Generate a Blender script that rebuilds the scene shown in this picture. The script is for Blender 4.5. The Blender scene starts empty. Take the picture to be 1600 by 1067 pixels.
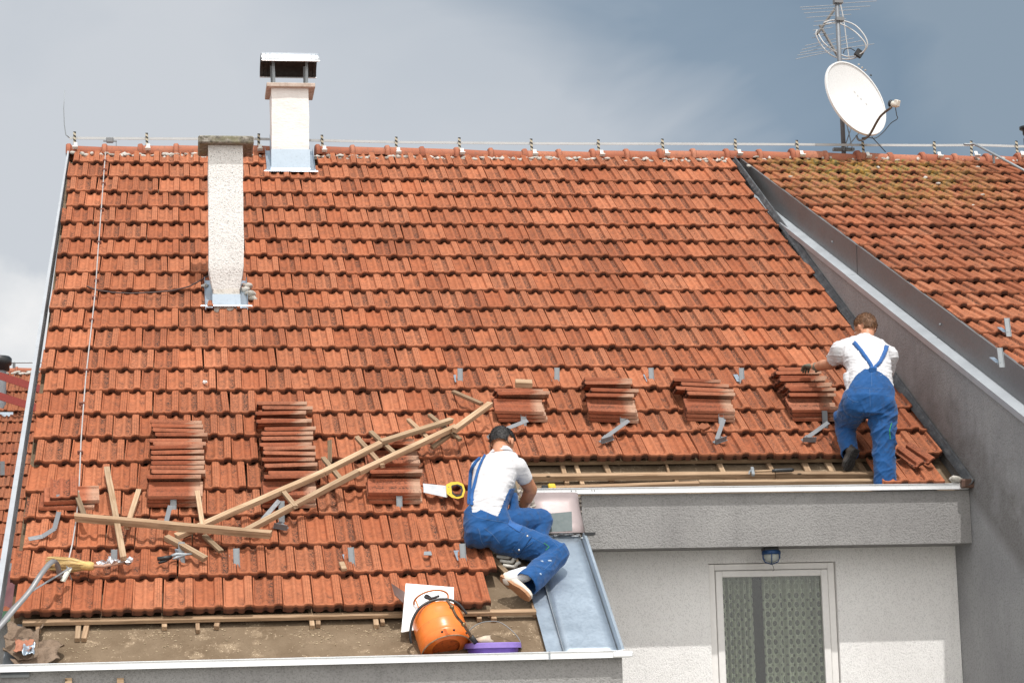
import bpy, bmesh, math, random
import numpy as np
from mathutils import Vector, Matrix, noise
random.seed(7)
SC = bpy.context.scene
COL = SC.collection
CZ = 7.0                       # camera height above the ground
# ------------------------------------------------------------------ camera
FPX, YAW, PITCH, ROLL = 3442.07, 0.14932, 0.15825, -0.02612
def cam_axes():
    cy, sy = math.cos(YAW), math.sin(YAW); cp, sp = math.cos(PITCH), math.sin(PITCH)
    F = Vector((sy*cp, cy*cp, sp)); R = Vector((cy, -sy, 0)); U = R.cross(F)
    cr, sr = math.cos(ROLL), math.sin(ROLL)
    return R*cr + U*sr, U*cr - R*sr, F
CR, CU, CF = cam_axes()
cd = bpy.data.cameras.new('camera'); cam = bpy.data.objects.new('camera', cd); COL.objects.link(cam)
cd.sensor_fit = 'HORIZONTAL'; cd.sensor_width = 36.0; cd.lens = 36.0*FPX/1600.0
cd.clip_start = 0.1; cd.clip_end = 6000
cam.matrix_world = Matrix(((CR.x, CU.x, -CF.x, 0), (CR.y, CU.y, -CF.y, 0), (CR.z, CU.z, -CF.z, CZ), (0, 0, 0, 1)))
SC.camera = cam
SC.render.resolution_x = 1024; SC.render.resolution_y = 682
SC.view_settings.view_transform = 'Standard'; SC.view_settings.look = 'None'
SC.view_settings.gamma = 1.0; SC.view_settings.use_curve_mapping = False
SC.view_settings.exposure = -0.1
# ------------------------------------------------------------------ sun
SUN_EL, SUN_AZ = math.radians(64), math.radians(9)     # azimuth: to the right of straight behind the camera
sd = bpy.data.lights.new('sun', 'SUN'); sun = bpy.data.objects.new('sun', sd); COL.objects.link(sun)
sd.energy = 3.75; sd.angle = math.radians(0.6); sd.color = (1.0, 0.975, 0.935)
to_sun = Vector((math.sin(SUN_AZ)*math.cos(SUN_EL), -math.cos(SUN_AZ)*math.cos(SUN_EL), math.sin(SUN_EL)))
sun.rotation_euler = to_sun.to_track_quat('Z', 'Y').to_euler()
sun.location = to_sun*60
# ------------------------------------------------------------------ node helpers
class NT:
    def __init__(s, nt): s.nt = nt; s.n = nt.nodes; s.l = nt.links
    def new(s, t, **k):
        nd = s.n.new(t)
        for a, v in k.items():
            if a == 'ins':
                for i, x in v.items():
                    if isinstance(x, bpy.types.NodeSocket): s.l.new(x, nd.inputs[i])
                    else: nd.inputs[i].default_value = x
            else: setattr(nd, a, v)
        return nd
    def math(s, op, a, b=None, c=None, clamp=False):
        ins = {0: a}
        if b is not None: ins[1] = b
        if c is not None: ins[2] = c
        return s.new('ShaderNodeMath', operation=op, use_clamp=clamp, ins=ins).outputs[0]
    def mix(s, f, a, b, blend='MIX'):
        nd = s.new('ShaderNodeMix', data_type='RGBA', blend_type=blend)
        for i, x in ((0, f), (6, a), (7, b)):
            if isinstance(x, bpy.types.NodeSocket): s.l.new(x, nd.inputs[i])
            else: nd.inputs[i].default_value = (x if not isinstance(x, tuple) else (*x[:3], 1.0))
        return nd.outputs[2]
    def ramp(s, f, pts, interp='LINEAR'):
        nd = s.new('ShaderNodeValToRGB', ins={0: f}); cr = nd.color_ramp; cr.interpolation = interp
        while len(cr.elements) < len(pts): cr.elements.new(0.5)
        for e, (p, c) in zip(cr.elements, pts):
            e.position = p; e.color = (c, c, c, 1) if isinstance(c, (int, float)) else (*c, 1)
        return nd.outputs[0]
    def noise(s, vec, scale, detail=4, rough=0.55, dist=0.0):
        return s.new('ShaderNodeTexNoise', ins={'Vector': vec, 'Scale': scale, 'Detail': detail, 'Roughness': rough, 'Distortion': dist}).outputs[0]
    def maprange(s, v, a, b, c=0.0, d=1.0):
        return s.new('ShaderNodeMapRange', ins={0: v, 1: a, 2: b, 3: c, 4: d}).outputs[0]
    def vscale(s, v, xyz):
        return s.new('ShaderNodeVectorMath', operation='MULTIPLY', ins={0: v, 1: xyz}).outputs[0]
# ------------------------------------------------------------------ sky
w = bpy.data.worlds.new('World'); SC.world = w; w.use_nodes = True
T = NT(w.node_tree); T.n.clear()
geo = T.new('ShaderNodeTexCoord').outputs['Generated']
sky = T.new('ShaderNodeTexSky', sky_type='NISHITA'); sky.sun_disc = False
sky.sun_elevation = SUN_EL; sky.sun_rotation = math.pi - SUN_AZ; sky.altitude = 300; sky.dust_density = 2.0
bgA = T.new('ShaderNodeBackground', ins={0: sky.outputs[0], 1: 0.09})
sep = T.new('ShaderNodeSeparateXYZ', ins={0: geo})
az = T.math('ARCTAN2', sep.outputs[0], sep.outputs[1])          # 0 straight ahead, + to the right
big = T.noise(T.vscale(geo, (1.0, 1.0, 2.0)), 1.9, 3, 0.45)
med = T.noise(T.vscale(geo, (1.0, 1.0, 2.2)), 5.0, 5, 0.5, 0.4)
# a thin bright veil in the west thickening into a slate rain cloud towards the east
veil = T.math('ADD', T.maprange(az, 0.0, 0.36, -0.08, 0.95), T.math('MULTIPLY', T.math('SUBTRACT', big, 0.5), 0.5))
veil = T.math('ADD', veil, T.math('MULTIPLY', T.math('SUBTRACT', med, 0.5), 1.15))
veil = T.math('SUBTRACT', veil, T.maprange(sep.outputs[2], 0.33, 0.19, 0.0, 0.16))
back = T.math('ABSOLUTE', az); 
veil = T.math('MULTIPLY', veil, T.maprange(back, 1.0, 2.2, 1.0, 0.35))
ccol = T.ramp(veil, [(0.0, (0.63, 0.66, 0.70)), (0.36, (0.535, 0.58, 0.635)), (0.6, (0.265, 0.345, 0.435)), (0.85, (0.215, 0.295, 0.385)), (1.0, (0.27, 0.345, 0.425))])
# heaped clouds low over the left
hz = T.noise(T.vscale(geo, (1, 1, 1.3)), 16.0, 6, 0.55)
elev = sep.outputs[2]
top = T.math('ADD', T.math('MULTIPLY', T.math('SUBTRACT', hz, 0.5), 0.10), T.maprange(az, -0.085, -0.02, 0.222, 0.14))
heap = T.maprange(T.math('SUBTRACT', top, elev), -0.004, 0.012)
heap = T.math('MULTIPLY', heap, T.maprange(med, 0.30, 0.5, 0.6, 1.0))
ccol = T.mix(heap, ccol, T.mix(T.maprange(hz, 0.35, 0.65), (0.74, 0.76, 0.78), (0.95, 0.94, 0.93)))
# unseen sky behind the viewer, brightened as added fill for the shaded walls
near = T.new('ShaderNodeVectorMath', operation='DOT_PRODUCT', ins={0: geo, 1: (0.10, -0.86, 0.50)}).outputs['Value']
ccol = T.mix(T.maprange(near, 0.1, 0.85), ccol, (1.9, 1.86, 1.80))
bgB = T.new('ShaderNodeBackground', ins={0: ccol, 1: 1.09})
ms = T.new('ShaderNodeMixShader', ins={0: 0.92, 1: bgA.outputs[0], 2: bgB.outputs[0]})
T.new('ShaderNodeOutputWorld', ins={0: ms.outputs[0]})

# ------------------------------------------------------------------ places in the scene
A = 0.593
SA, CA = math.sin(A), math.cos(A)
X0, Y0, Z0 = -1.178, 15.286, 0.595 + CZ
RO = Vector((X0, Y0, Z0)); RN = Vector((0, -SA, CA)); RS = Vector((0, CA, SA)); RX = Vector((1, 0, 0))
def rp(u, s, h=0.0):
    """a point of the main roof: u metres along the eave, s metres up the slope, h metres off the tiles"""
    return RO + RX*u + RS*s + RN*h
RM = Matrix(((1, 0, 0, X0), (0, CA, -SA, Y0), (0, SA, CA, Z0), (0, 0, 0, 1)))
def pix(x, y): return CF + CR*((x-800)/FPX) + CU*((533.5-y)/FPX)
def onroof(x, y, h=0.0):
    d = pix(x, y); P0 = RO + RN*h - Vector((0, 0, CZ)); t = P0.dot(RN)/d.dot(RN)
    q = d*t - (RO - Vector((0, 0, CZ))); return Vector((q.x, q.dot(RS), h))
def aty(x, y, Y): d = pix(x, y); return d*(Y/d.y) + Vector((0, 0, CZ))
def wroof(x, y, h=0.0): a = onroof(x, y, h); return rp(*a)
W_ = 0.205
SROW = [9.173, 8.755, 8.335, 7.92, 7.509, 7.09, 6.671, 6.269, 5.851, 5.444, 5.042, 4.626, 4.211, 3.799, 3.388, 2.964, 2.563, 2.153, 1.698, 1.291, 0.849, 0.439, -0.001]
def xwall(Y): return 5.92 + (22.9 - Y)*0.0355
YF = 16.69                      # front of the grey fascia under the upper gutter
YW = 17.05                      # white wall with the window
# ------------------------------------------------------------------ object helpers
def link(o): COL.objects.link(o); return o
def tag(o, label=None, cat=None, group=None, kind=None):
    if label: o['label'] = label
    if cat: o['category'] = cat
    if group: o['group'] = group
    if kind: o['kind'] = kind
    return o
def empty(name, loc=(0, 0, 0), label=None, cat=None, group=None, rot=None):
    o = link(bpy.data.objects.new(name, None)); o.location = loc; o.empty_display_size = 0.1
    if rot is not None: o.rotation_euler = rot
    return tag(o, label, cat, group)
def par(o, p):
    if p is not None:
        o.parent = p; o.matrix_parent_inverse = WM(p).inverted()
    return o
def WM(o):
    m = o.matrix_basis.copy()
    return (WM(o.parent) @ o.matrix_parent_inverse @ m) if o.parent else m
class MB:
    """collects shapes, then links them as ONE mesh object"""
    def __init__(s): s.v = []; s.f = []; s.m = []; s.uv = None
    def add(s, vs, fs, mi=0):
        b = len(s.v); s.v += [tuple(v) for v in vs]; s.f += [tuple(b+i for i in f) for f in fs]; s.m += [mi]*len(fs)
        return s
    def box(s, lo, hi, M=None, mi=0, bev=0.0):
        x0, y0, z0 = lo; x1, y1, z1 = hi
        if bev <= 0:
            vs = [(x, y, z) for x in (x0, x1) for y in (y0, y1) for z in (z0, z1)]
            fs = [(0, 1, 3, 2), (4, 6, 7, 5), (0, 4, 5, 1), (2, 3, 7, 6), (0, 2, 6, 4), (1, 5, 7, 3)]
        else:
            bm = bmesh.new(); bmesh.ops.create_cube(bm, size=1)
            for v in bm.verts: v.co = Vector((x0+(v.co.x+.5)*(x1-x0), y0+(v.co.y+.5)*(y1-y0), z0+(v.co.z+.5)*(z1-z0)))
            bmesh.ops.bevel(bm, geom=list(bm.edges), offset=bev, segments=1, affect='EDGES')
            bm.verts.index_update(); vs = [v.co.copy() for v in bm.verts]; fs = [tuple(v.index for v in f.verts) for f in bm.faces]; bm.free()
        if M is not None: vs = [M @ Vector(v) for v in vs]
        return s.add(vs, fs, mi)
    def bar(s, a, b, wdt, hgt, up=(0, 0, 1), bev=0.0, mi=0, ext=0.0):
        a = Vector(a); b = Vector(b); d = b-a; L = d.length; d.normalize(); up = Vector(up)
        r = d.cross(up); 
        if r.length < 1e-4: r = d.cross(Vector((1, 0, 0)))
        r.normalize(); n = r.cross(d)
        M = Matrix(((d.x, r.x, n.x, a.x), (d.y, r.y, n.y, a.y), (d.z, r.z, n.z, a.z), (0, 0, 0, 1)))
        return s.box((-ext, -wdt/2, -hgt/2), (L+ext, wdt/2, hgt/2), M, mi, bev)
    def tube(s, pts, r, n=8, mi=0, cap=True, closed=False):
        pts = [Vector(p) for p in pts]; k = len(pts); vs = []; fs = []
        rr = r if isinstance(r, (list, tuple)) else [r]*k
        prev = None
        for i, p in enumerate(pts):
            if closed: t = pts[(i+1) % k]-pts[i-1]
            else: t = pts[min(i+1, k-1)]-pts[max(i-1, 0)]
            t.normalize()
            if prev is None: q = t.cross(Vector((0, 0, 1)) if abs(t.z) < .9 else Vector((1, 0, 0)))
            else: q = prev - t*prev.dot(t)
            q.normalize(); prev = q; z = t.cross(q)
            for j in range(n):
                a = 2*math.pi*j/n; vs.append(p + (q*math.cos(a)+z*math.sin(a))*rr[i])
        for i in range(k if closed else k-1):
            i2 = (i+1) % k
            for j in range(n):
                j2 = (j+1) % n; fs.append((i*n+j, i*n+j2, i2*n+j2, i2*n+j))
        if cap and not closed: fs.append(tuple(range(n-1, -1, -1))); fs.append(tuple((k-1)*n+j for j in range(n)))
        return s.add(vs, fs, mi)
    def prism(s, poly, z0, z1, M=None, mi=0):
        n = len(poly); vs = [(x, y, z0) for x, y in poly]+[(x, y, z1) for x, y in poly]
        if M is not None: vs = [M @ Vector(v) for v in vs]
        fs = [tuple(range(n-1, -1, -1)), tuple(range(n, 2*n))]+[(i, (i+1) % n, n+(i+1) % n, n+i) for i in range(n)]
        return s.add(vs, fs, mi)
    def lathe(s, prof, n=24, M=None, mi=0, a0=0.0, a1=2*math.pi):
        vs = []; fs = []; full = abs(a1-a0-2*math.pi) < 1e-6; m = n if full else n+1
        for r, z in prof:
            for j in range(m):
                a = a0+(a1-a0)*j/n; v = Vector((r*math.cos(a), r*math.sin(a), z)); vs.append(M @ v if M is not None else v)
        for i in range(len(prof)-1):
            for j in range(n):
                j2 = (j+1) % m if full else j+1
                fs.append((i*m+j, i*m+j2, (i+1)*m+j2, (i+1)*m+j))
        return s.add(vs, fs, mi)
    def blob(s, c, r, sub=2, jit=0.0, seed=0, mi=0, M=None):
        bm = bmesh.new(); bmesh.ops.create_icosphere(bm, subdivisions=sub, radius=1)
        rr = Vector(r) if not isinstance(r, (int, float)) else Vector((r, r, r)); c = Vector(c)
        vs = []
        for v in bm.verts:
            k = 1+jit*noise.noise(v.co*2.1+Vector((seed*3.7, seed*1.3, 0)))*2
            q = Vector((v.co.x*rr.x*k, v.co.y*rr.y*k, v.co.z*rr.z*k))+c
            vs.append(M @ q if M is not None else q)
        bm.verts.index_update(); fs = [tuple(v.index for v in f.verts) for f in bm.faces]; bm.free()
        return s.add(vs, fs, mi)
    def mesh(s, name, mats, smooth=False):
        me = bpy.data.meshes.new(name); me.from_pydata(s.v, [], s.f)
        for m in (mats if isinstance(mats, (list, tuple)) else [mats]): me.materials.append(m)
        if any(s.m): me.polygons.foreach_set('material_index', s.m)
        if smooth is True: me.shade_smooth()
        me.update()
        bm = bmesh.new(); bm.from_mesh(me); bmesh.ops.recalc_face_normals(bm, faces=bm.faces)
        bm.to_mesh(me); bm.free()
        if smooth is True: me.shade_smooth()
        elif smooth: me.shade_smooth(); me.set_sharp_from_angle(angle=math.radians(smooth))
        return me
    def build(s, name, mats, parent=None, smooth=False, M=None):
        o = link(bpy.data.objects.new(name, s.mesh(name, mats, smooth)))
        if M is not None: o.matrix_basis = M
        return par(o, parent)
def structure(o): o['kind'] = 'structure'; return o
# ------------------------------------------------------------------ materials
def mat(name, base, rough=0.7, metal=0.0, spec=0.4, build=None):
    m = bpy.data.materials.new(name); m.use_nodes = True; T = NT(m.node_tree)
    b = m.node_tree.nodes['Principled BSDF']
    b.inputs['Base Color'].default_value = (*base, 1); b.inputs['Roughness'].default_value = rough
    b.inputs['Metallic'].default_value = metal; b.inputs['Specular IOR Level'].default_value = spec
    if build: build(T, b)
    return m
def bump(T, b, h, strength=0.3, dist=0.01):
    nd = T.new('ShaderNodeBump', ins={'Height': h, 'Strength': strength, 'Distance': dist}); T.l.new(nd.outputs[0], b.inputs['Normal'])
def wpos(T): return T.new('ShaderNodeNewGeometry').outputs['Position']
def opos(T): return T.new('ShaderNodeTexCoord').outputs['Object']
def rnd(T):
    a = T.new('ShaderNodeObjectInfo').outputs['Random']; b = T.new('ShaderNodeNewGeometry').outputs['Random Per Island']
    return T.math('FRACT', T.math('ADD', T.math('MULTIPLY', a, 7.31), b))
def tile_mat(name, c0, c1, c2, dirt, lichen=0.0, fresh=False):
    def f(T, b):
        P = wpos(T); r = rnd(T)
        uv = T.new('ShaderNodeUVMap'); uv.uv_map = 'UVMap'
        sp = T.new('ShaderNodeSeparateXYZ', ins={0: uv.outputs[0]}); u, v = sp.outputs[0], sp.outputs[1]
        n1 = T.noise(P, 3.0, 3); n2 = T.noise(P, 26.0, 4, 0.6); n3 = T.noise(P, 160.0, 3, 0.7); n4 = T.noise(P, 9.0, 4, 0.6)
        col = T.ramp(T.math('ADD', T.math('MULTIPLY', r, 0.75), T.math('MULTIPLY', n1, 0.35)), [(0.1, c0), (0.5, c1), (0.95, c2)])
        hs = T.new('ShaderNodeHueSaturation', ins={'Value': T.math('MULTIPLY', T.maprange(n2, 0.3, 0.7, 0.84, 1.14), T.maprange(T.noise(P, 0.9, 3), 0.35, 0.65, 0.88, 1.1)), 'Color': col})
        col = hs.outputs[0]
        # soot held in the two troughs, most of it in the right hand one
        tr = T.ramp(u, [(0.03, 0.15), (0.10, 0.55), (0.30, 0.62), (0.38, 0.2), (0.46, 0.3), (0.54, 0.9), (0.69, 1.0), (0.735, 0.3), (0.8, 0.25), (1.0, 0.3)])
        r2 = T.math('FRACT', T.math('MULTIPLY', r, 13.7))
        k = T.math('MULTIPLY', tr, T.maprange(v, 0.0, 0.14, 0.3, 1.0))
        n6 = T.noise(P, 17.0, 4, 0.6)
        amt = T.math('ADD', T.math('MULTIPLY', r2, 0.45), T.math('ADD', T.math('MULTIPLY', n4, 0.7), T.math('MULTIPLY', n6, 0.7)))
        k = T.math('MULTIPLY', k, T.maprange(amt, 0.68, 1.08))
        n5 = T.noise(P, 80.0, 2, 0.7)
        sp_ = T.maprange(n5, 0.46, 0.55)
        k2 = T.math('MULTIPLY', k, T.maprange(sp_, 0, 1, 0.25, 1.15))
        k2 = T.math('MULTIPLY', k2, dirt*1.05, clamp=True)
        col = T.mix(k2, col, (0.060, 0.034, 0.025))
        # weathered front edges; shade and old dirt of the noses painted nearly black
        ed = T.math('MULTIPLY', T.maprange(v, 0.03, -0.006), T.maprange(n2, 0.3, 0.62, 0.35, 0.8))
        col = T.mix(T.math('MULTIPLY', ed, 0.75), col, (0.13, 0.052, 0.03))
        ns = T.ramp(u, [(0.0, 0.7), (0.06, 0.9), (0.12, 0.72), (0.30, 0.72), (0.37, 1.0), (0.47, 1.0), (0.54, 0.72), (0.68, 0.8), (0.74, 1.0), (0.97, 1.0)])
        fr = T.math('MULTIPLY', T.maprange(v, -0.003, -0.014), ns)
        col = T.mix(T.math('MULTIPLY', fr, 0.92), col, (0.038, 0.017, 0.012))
        if fresh: col = T.mix(T.math('MULTIPLY', T.maprange(v, .70, .86), T.maprange(n1, .3, .55, .35, .85)), col, (.42, .27, .19))
        # black specks
        vo = T.new('ShaderNodeTexVoronoi', ins={'Vector': P, 'Scale': 95.0}); 
        spk = T.math('MULTIPLY', T.maprange(vo.outputs[0], 0.30, 0.16), T.maprange(n4, 0.47, 0.62))
        col = T.mix(T.math('MULTIPLY', spk, 0.75), col, (0.05, 0.03, 0.025))
        if lichen:
            ln = T.noise(P, 7.0, 5, 0.65, 0.3); sz = T.new('ShaderNodeSeparateXYZ', ins={0: P})
            zone = T.math('MULTIPLY', T.maprange(sz.outputs[2], CZ+4.55, CZ+5.4), T.maprange(T.math('ABSOLUTE', T.math('SUBTRACT', sz.outputs[0], 7.3)), 1.5, 0.5))
            lk = T.math('MULTIPLY', T.maprange(ln, 0.40, 0.56), zone)
            col = T.mix(T.math('MULTIPLY', lk, lichen), col, T.mix(T.maprange(n2, 0.42, 0.6), (0.12, 0.115, 0.05), (0.36, 0.22, 0.05)))
        T.l.new(col, b.inputs['Base Color'])
        # shallow grooves pressed into the raised band, and the sandy skin of the clay
        g = T.new('ShaderNodeTexWave', ins={'Vector': uv.outputs[0], 'Scale': 3.6, 'Distortion': 0.0}); 
        gz = T.math('MULTIPLY', T.math('GREATER_THAN', u, 0.77), T.math('LESS_THAN', u, 0.975))
        saw = T.math('ABSOLUTE', T.math('SUBTRACT', T.math('FRACT', T.math('MULTIPLY', T.math('SUBTRACT', u, 0.75), 13.0)), 0.5))
        gr = T.math('MULTIPLY', gz, T.maprange(saw, 0.36, 0.5))
        brk = T.math('ABSOLUTE', T.math('SUBTRACT', T.math('FRACT', T.math('ADD', T.math('MULTIPLY', v, 6.0), T.math('MULTIPLY', T.math('FLOOR', T.math('MULTIPLY', u, 13.0)), 0.37))), 0.5))
        gr2 = T.math('MULTIPLY', gz, T.maprange(brk, 0.44, 0.5))
        gr = T.math('MAXIMUM', gr, gr2)
        gd = T.math('MULTIPLY', gr, T.maprange(T.math('ADD', n6, T.math('MULTIPLY', r2, .3)), 0.45, 0.75, 0.15, 0.8))
        T.l.new(T.mix(gd, col, (0.07, 0.035, 0.025)), b.inputs['Base Color'])
        h = T.math('SUBTRACT', T.math('MULTIPLY', n3, 0.6), T.math('MULTIPLY', gr, 1.3))
        bump(T, b, h, 0.55, 0.004)
    return mat(name, c1, 0.86, 0.0, 0.2, f)
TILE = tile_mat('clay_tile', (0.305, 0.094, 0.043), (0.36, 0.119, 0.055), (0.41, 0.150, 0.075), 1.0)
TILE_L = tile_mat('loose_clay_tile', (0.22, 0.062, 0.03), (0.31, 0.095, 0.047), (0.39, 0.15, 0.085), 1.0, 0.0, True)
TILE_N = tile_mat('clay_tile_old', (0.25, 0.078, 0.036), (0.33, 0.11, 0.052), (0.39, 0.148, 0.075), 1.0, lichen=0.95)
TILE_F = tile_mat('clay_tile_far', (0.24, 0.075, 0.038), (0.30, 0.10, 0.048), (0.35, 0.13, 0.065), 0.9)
def f(T, b):
    P = wpos(T); n1 = T.noise(P, 5, 4); n2 = T.noise(P, 40, 4, .65); r = rnd(T)
    col = T.ramp(T.math('ADD', T.math('MULTIPLY', n1, .6), T.math('MULTIPLY', r, .5)), [(.2, (.26, .085, .05)), (.6, (.33, .12, .07)), (.9, (.40, .175, .11))])
    col = T.mix(T.maprange(n2, .5, .72), col, (.2, .1, .07))
    T.l.new(col, b.inputs['Base Color']); bump(T, b, n2, .4, .004)
RIDGE = mat('ridge_clay', (.4, .13, .06), .85, 0, .2, f)
def f(T, b):
    P = wpos(T); n1 = T.noise(P, 8, 5, .6); n2 = T.noise(P, 70, 4, .7); n3 = T.noise(P, 18, 4, .6)
    col = T.ramp(n1, [(.3, (.36, .33, .29)), (.7, (.58, .56, .52))])
    col = T.mix(T.maprange(n3, .5, .7), col, (.14, .12, .09)); T.l.new(col, b.inputs['Base Color']); bump(T, b, n2, .6, .006)
MORTAR = mat('mortar', (.5, .48, .45), .95, 0, .1, f)
def stucco(name, c, c2, scale=90, spk=0.0, strength=.6, streak=0.0, brush=1.0, patch=(0.38, 0.62), pit=.35, foot=False):
    def f(T, b):
        P = wpos(T); n1 = T.noise(P, 1.3, 5, .6); n2 = T.noise(T.vscale(P, (1, 1, brush)), scale, 3, .65); n3 = T.noise(P, 6, 4, .6)
        col = T.mix(T.maprange(n1, *patch), (*c,), (*c2,))
        col = T.mix(T.math('MULTIPLY', T.maprange(n2, .48, .38), pit), col, tuple(x*.45 for x in c))
        if spk:
            vo = T.new('ShaderNodeTexVoronoi', ins={'Vector': P, 'Scale': 75.0}); n5 = T.noise(P, 30, 3)
            k = T.math('MULTIPLY', T.maprange(vo.outputs[0], .3, .2), T.maprange(n5, .47, .58))
            col = T.mix(T.math('MULTIPLY', k, spk), col, (.09, .08, .075))
        if streak:
            s = T.noise(T.vscale(P, (9, 9, .7)), 1.0, 5, .65)
            col = T.mix(T.math('MULTIPLY', T.maprange(s, .5, .72), streak), col, tuple(x*.55 for x in c))
        if foot:      # mould and splash stains just above the roof it rises from
            dn_ = T.new('ShaderNodeVectorMath', operation='DOT_PRODUCT', ins={0: T.new('ShaderNodeVectorMath', operation='SUBTRACT', ins={0: P, 1: tuple(RO)}).outputs[0], 1: tuple(RN)}).outputs['Value']
            n7 = T.noise(P, 4.5, 6, .7); sy = T.new('ShaderNodeSeparateXYZ', ins={0: P})
            k = T.math('MULTIPLY', T.maprange(T.math('ADD', dn_, T.math('MULTIPLY', T.math('SUBTRACT', n7, .5), 1.3)), .55, .10), T.maprange(sy.outputs[1], 19.5, 16.8))
            k = T.math('MULTIPLY', k, T.maprange(dn_, -.14, -.02))
            col = T.mix(T.math('MULTIPLY', k, T.maprange(n2, .35, .6, .25, .7)), col, (.10, .087, .08))
        T.l.new(col, b.inputs['Base Color'])
        bump(T, b, T.math('ADD', n2, T.math('MULTIPLY', n3, .3)), strength, .012)
    return mat(name, c, .92, 0, .15, f)
ST_GREY = stucco('grey_stucco', (.27, .262, .258), (.315, .307, .30), 75, .35, .9, .28)
ST_FIRE = stucco('grey_firewall_stucco', (.28, .28, .287), (.335, .335, .34), 60, .4, .9, .22, foot=True)
ST_WHITE = stucco('white_stucco', (.83, .81, .795), (.87, .855, .84), 150, .18, .7, .10, .6)
ST_CHIM = stucco('rough_white_render', (.66, .65, .63), (.72, .71, .69), 60, .95, .9, .05)
ST_CHIM2 = stucco('smooth_white_render', (.70, .675, .65), (.75, .73, .71), 14, .0, .5, .10, 2.2, pit=.08)
def f(T, b):
    P = wpos(T); n1 = T.noise(P, 30, 5, .7); n2 = T.noise(P, 9, 4)
    col = T.ramp(n1, [(.35, (.06, .055, .045)), (.52, (.22, .2, .17)), (.7, (.42, .4, .36))])
    col = T.mix(T.maprange(n2, .45, .7), col, (.2, .19, .12)); T.l.new(col, b.inputs['Base Color']); bump(T, b, n1, .8, .008)
CONC_DARK = mat('lichened_concrete', (.25, .23, .2), .95, 0, .1, f)
def f(T, b):
    P = wpos(T); n1 = T.noise(P, 25, 5, .7)
    T.l.new(T.ramp(n1, [(.3, (.34, .27, .22)), (.7, (.56, .47, .41))]), b.inputs['Base Color']); bump(T, b, n1, .5, .005)
CONC = mat('pale_concrete', (.5, .42, .37), .95, 0, .1, f)
def metal(name, c, rough=.35, var=.12, met=.9, dull=(.35, .36, .38)):
    def f(T, b):
        P = wpos(T); n1 = T.noise(P, 4, 5, .6); n2 = T.noise(P, 45, 4, .7); vo = T.new('ShaderNodeTexVoronoi', ins={'Vector': P, 'Scale': 55.0})
        col = T.mix(T.maprange(n1, .35, .65), (*c,), tuple(min(1, x*1.12) for x in c))
        col = T.mix(T.math('MULTIPLY', T.maprange(n2, .55, .72), .35), col, dull)
        sepc = T.new('ShaderNodeSeparateXYZ', ins={0: vo.outputs['Color']})
        T.l.new(col, b.inputs['Base Color'])
        T.l.new(T.maprange(T.math('ADD', T.math('MULTIPLY', n1, .7), T.math('MULTIPLY', sepc.outputs[0], .3)), .25, .8, rough-var, rough+var), b.inputs['Roughness'])
        bump(T, b, n1, .025, .02)
    return mat(name, c, rough, met, .5, f)
ZINC = metal('zinc_sheet', (.43, .50, .57), .38, .06, .8, (.22, .25, .28))
ZINC_DULL = metal('weathered_zinc', (.27, .29, .31), .55, .12, .55)
ARM = metal('shaded_arm_metal', (.15, .155, .165), .6, .1, .2, (.11, .11, .11))  # darker than the plates: shade on arms and feet put into the colour
ZINC_DARK = metal('dark_sheet_metal', (.17, .175, .18), .5, .1, .5, (.12, .12, .12))
GALV = metal('galvanised_steel', (.25, .27, .285), .55, .14, .45, (.16, .165, .17))
BRIGHT = metal('new_gutter_metal', (.80, .81, .82), .4, .08, .45)
CAPM = metal('bright_cowl_metal', (.66, .69, .72), .38, .1, .7)
def f(T, b):
    P = wpos(T); n1 = T.noise(P, 12, 5, .65); s = T.noise(T.vscale(P, (3, 3, 3)), 6, 5, .7)
    col = T.ramp(n1, [(.3, (.06, .065, .07)), (.55, (.105, .112, .12)), (.75, (.2, .2, .2))]); T.l.new(col, b.inputs['Base Color']); bump(T, b, s, .7, .02)
LEAD = mat('lead_flashing', (.1, .11, .12), .6, .3, .4, f)
def wood(name, c, c2, scale=1.0, dark=.3):
    def f(T, b):
        O = opos(T); n1 = T.noise(T.vscale(O, (2.6*scale, 60*scale, 60*scale)), 1.0, 6, .7, .9); n2 = T.noise(wpos(T), 3, 4); r = rnd(T)
        col = T.mix(T.maprange(n1, .40, .58), (*c,), (*c2,))
        kn = T.new('ShaderNodeTexVoronoi', ins={'Vector': T.vscale(O, (5.5, 11, 11)), 'Scale': 1.0}); col = T.mix(T.maprange(kn.outputs[0], .13, .07), col, tuple(x*.3 for x in c))
        col = T.mix(T.math('MULTIPLY', T.maprange(n2, .5, .72), dark), col, tuple(x*.4 for x in c))
        hs = T.new('ShaderNodeHueSaturation', ins={'Value': T.maprange(r, 0, 1, .78, 1.18), 'Color': col}); T.l.new(hs.outputs[0], b.inputs['Base Color'])
        bump(T, b, n1, .35, .004)
    return mat(name, c, .8, 0, .25, f)
WOOD = wood('weathered_lath', (.22, .138, .08), (.36, .245, .155))
WOOD_D = wood('old_dark_lath', (.17, .115, .07), (.27, .19, .12), 1, .5)
WOOD_L = wood('pale_lath', (.30, .195, .115), (.44, .315, .205))
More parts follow.
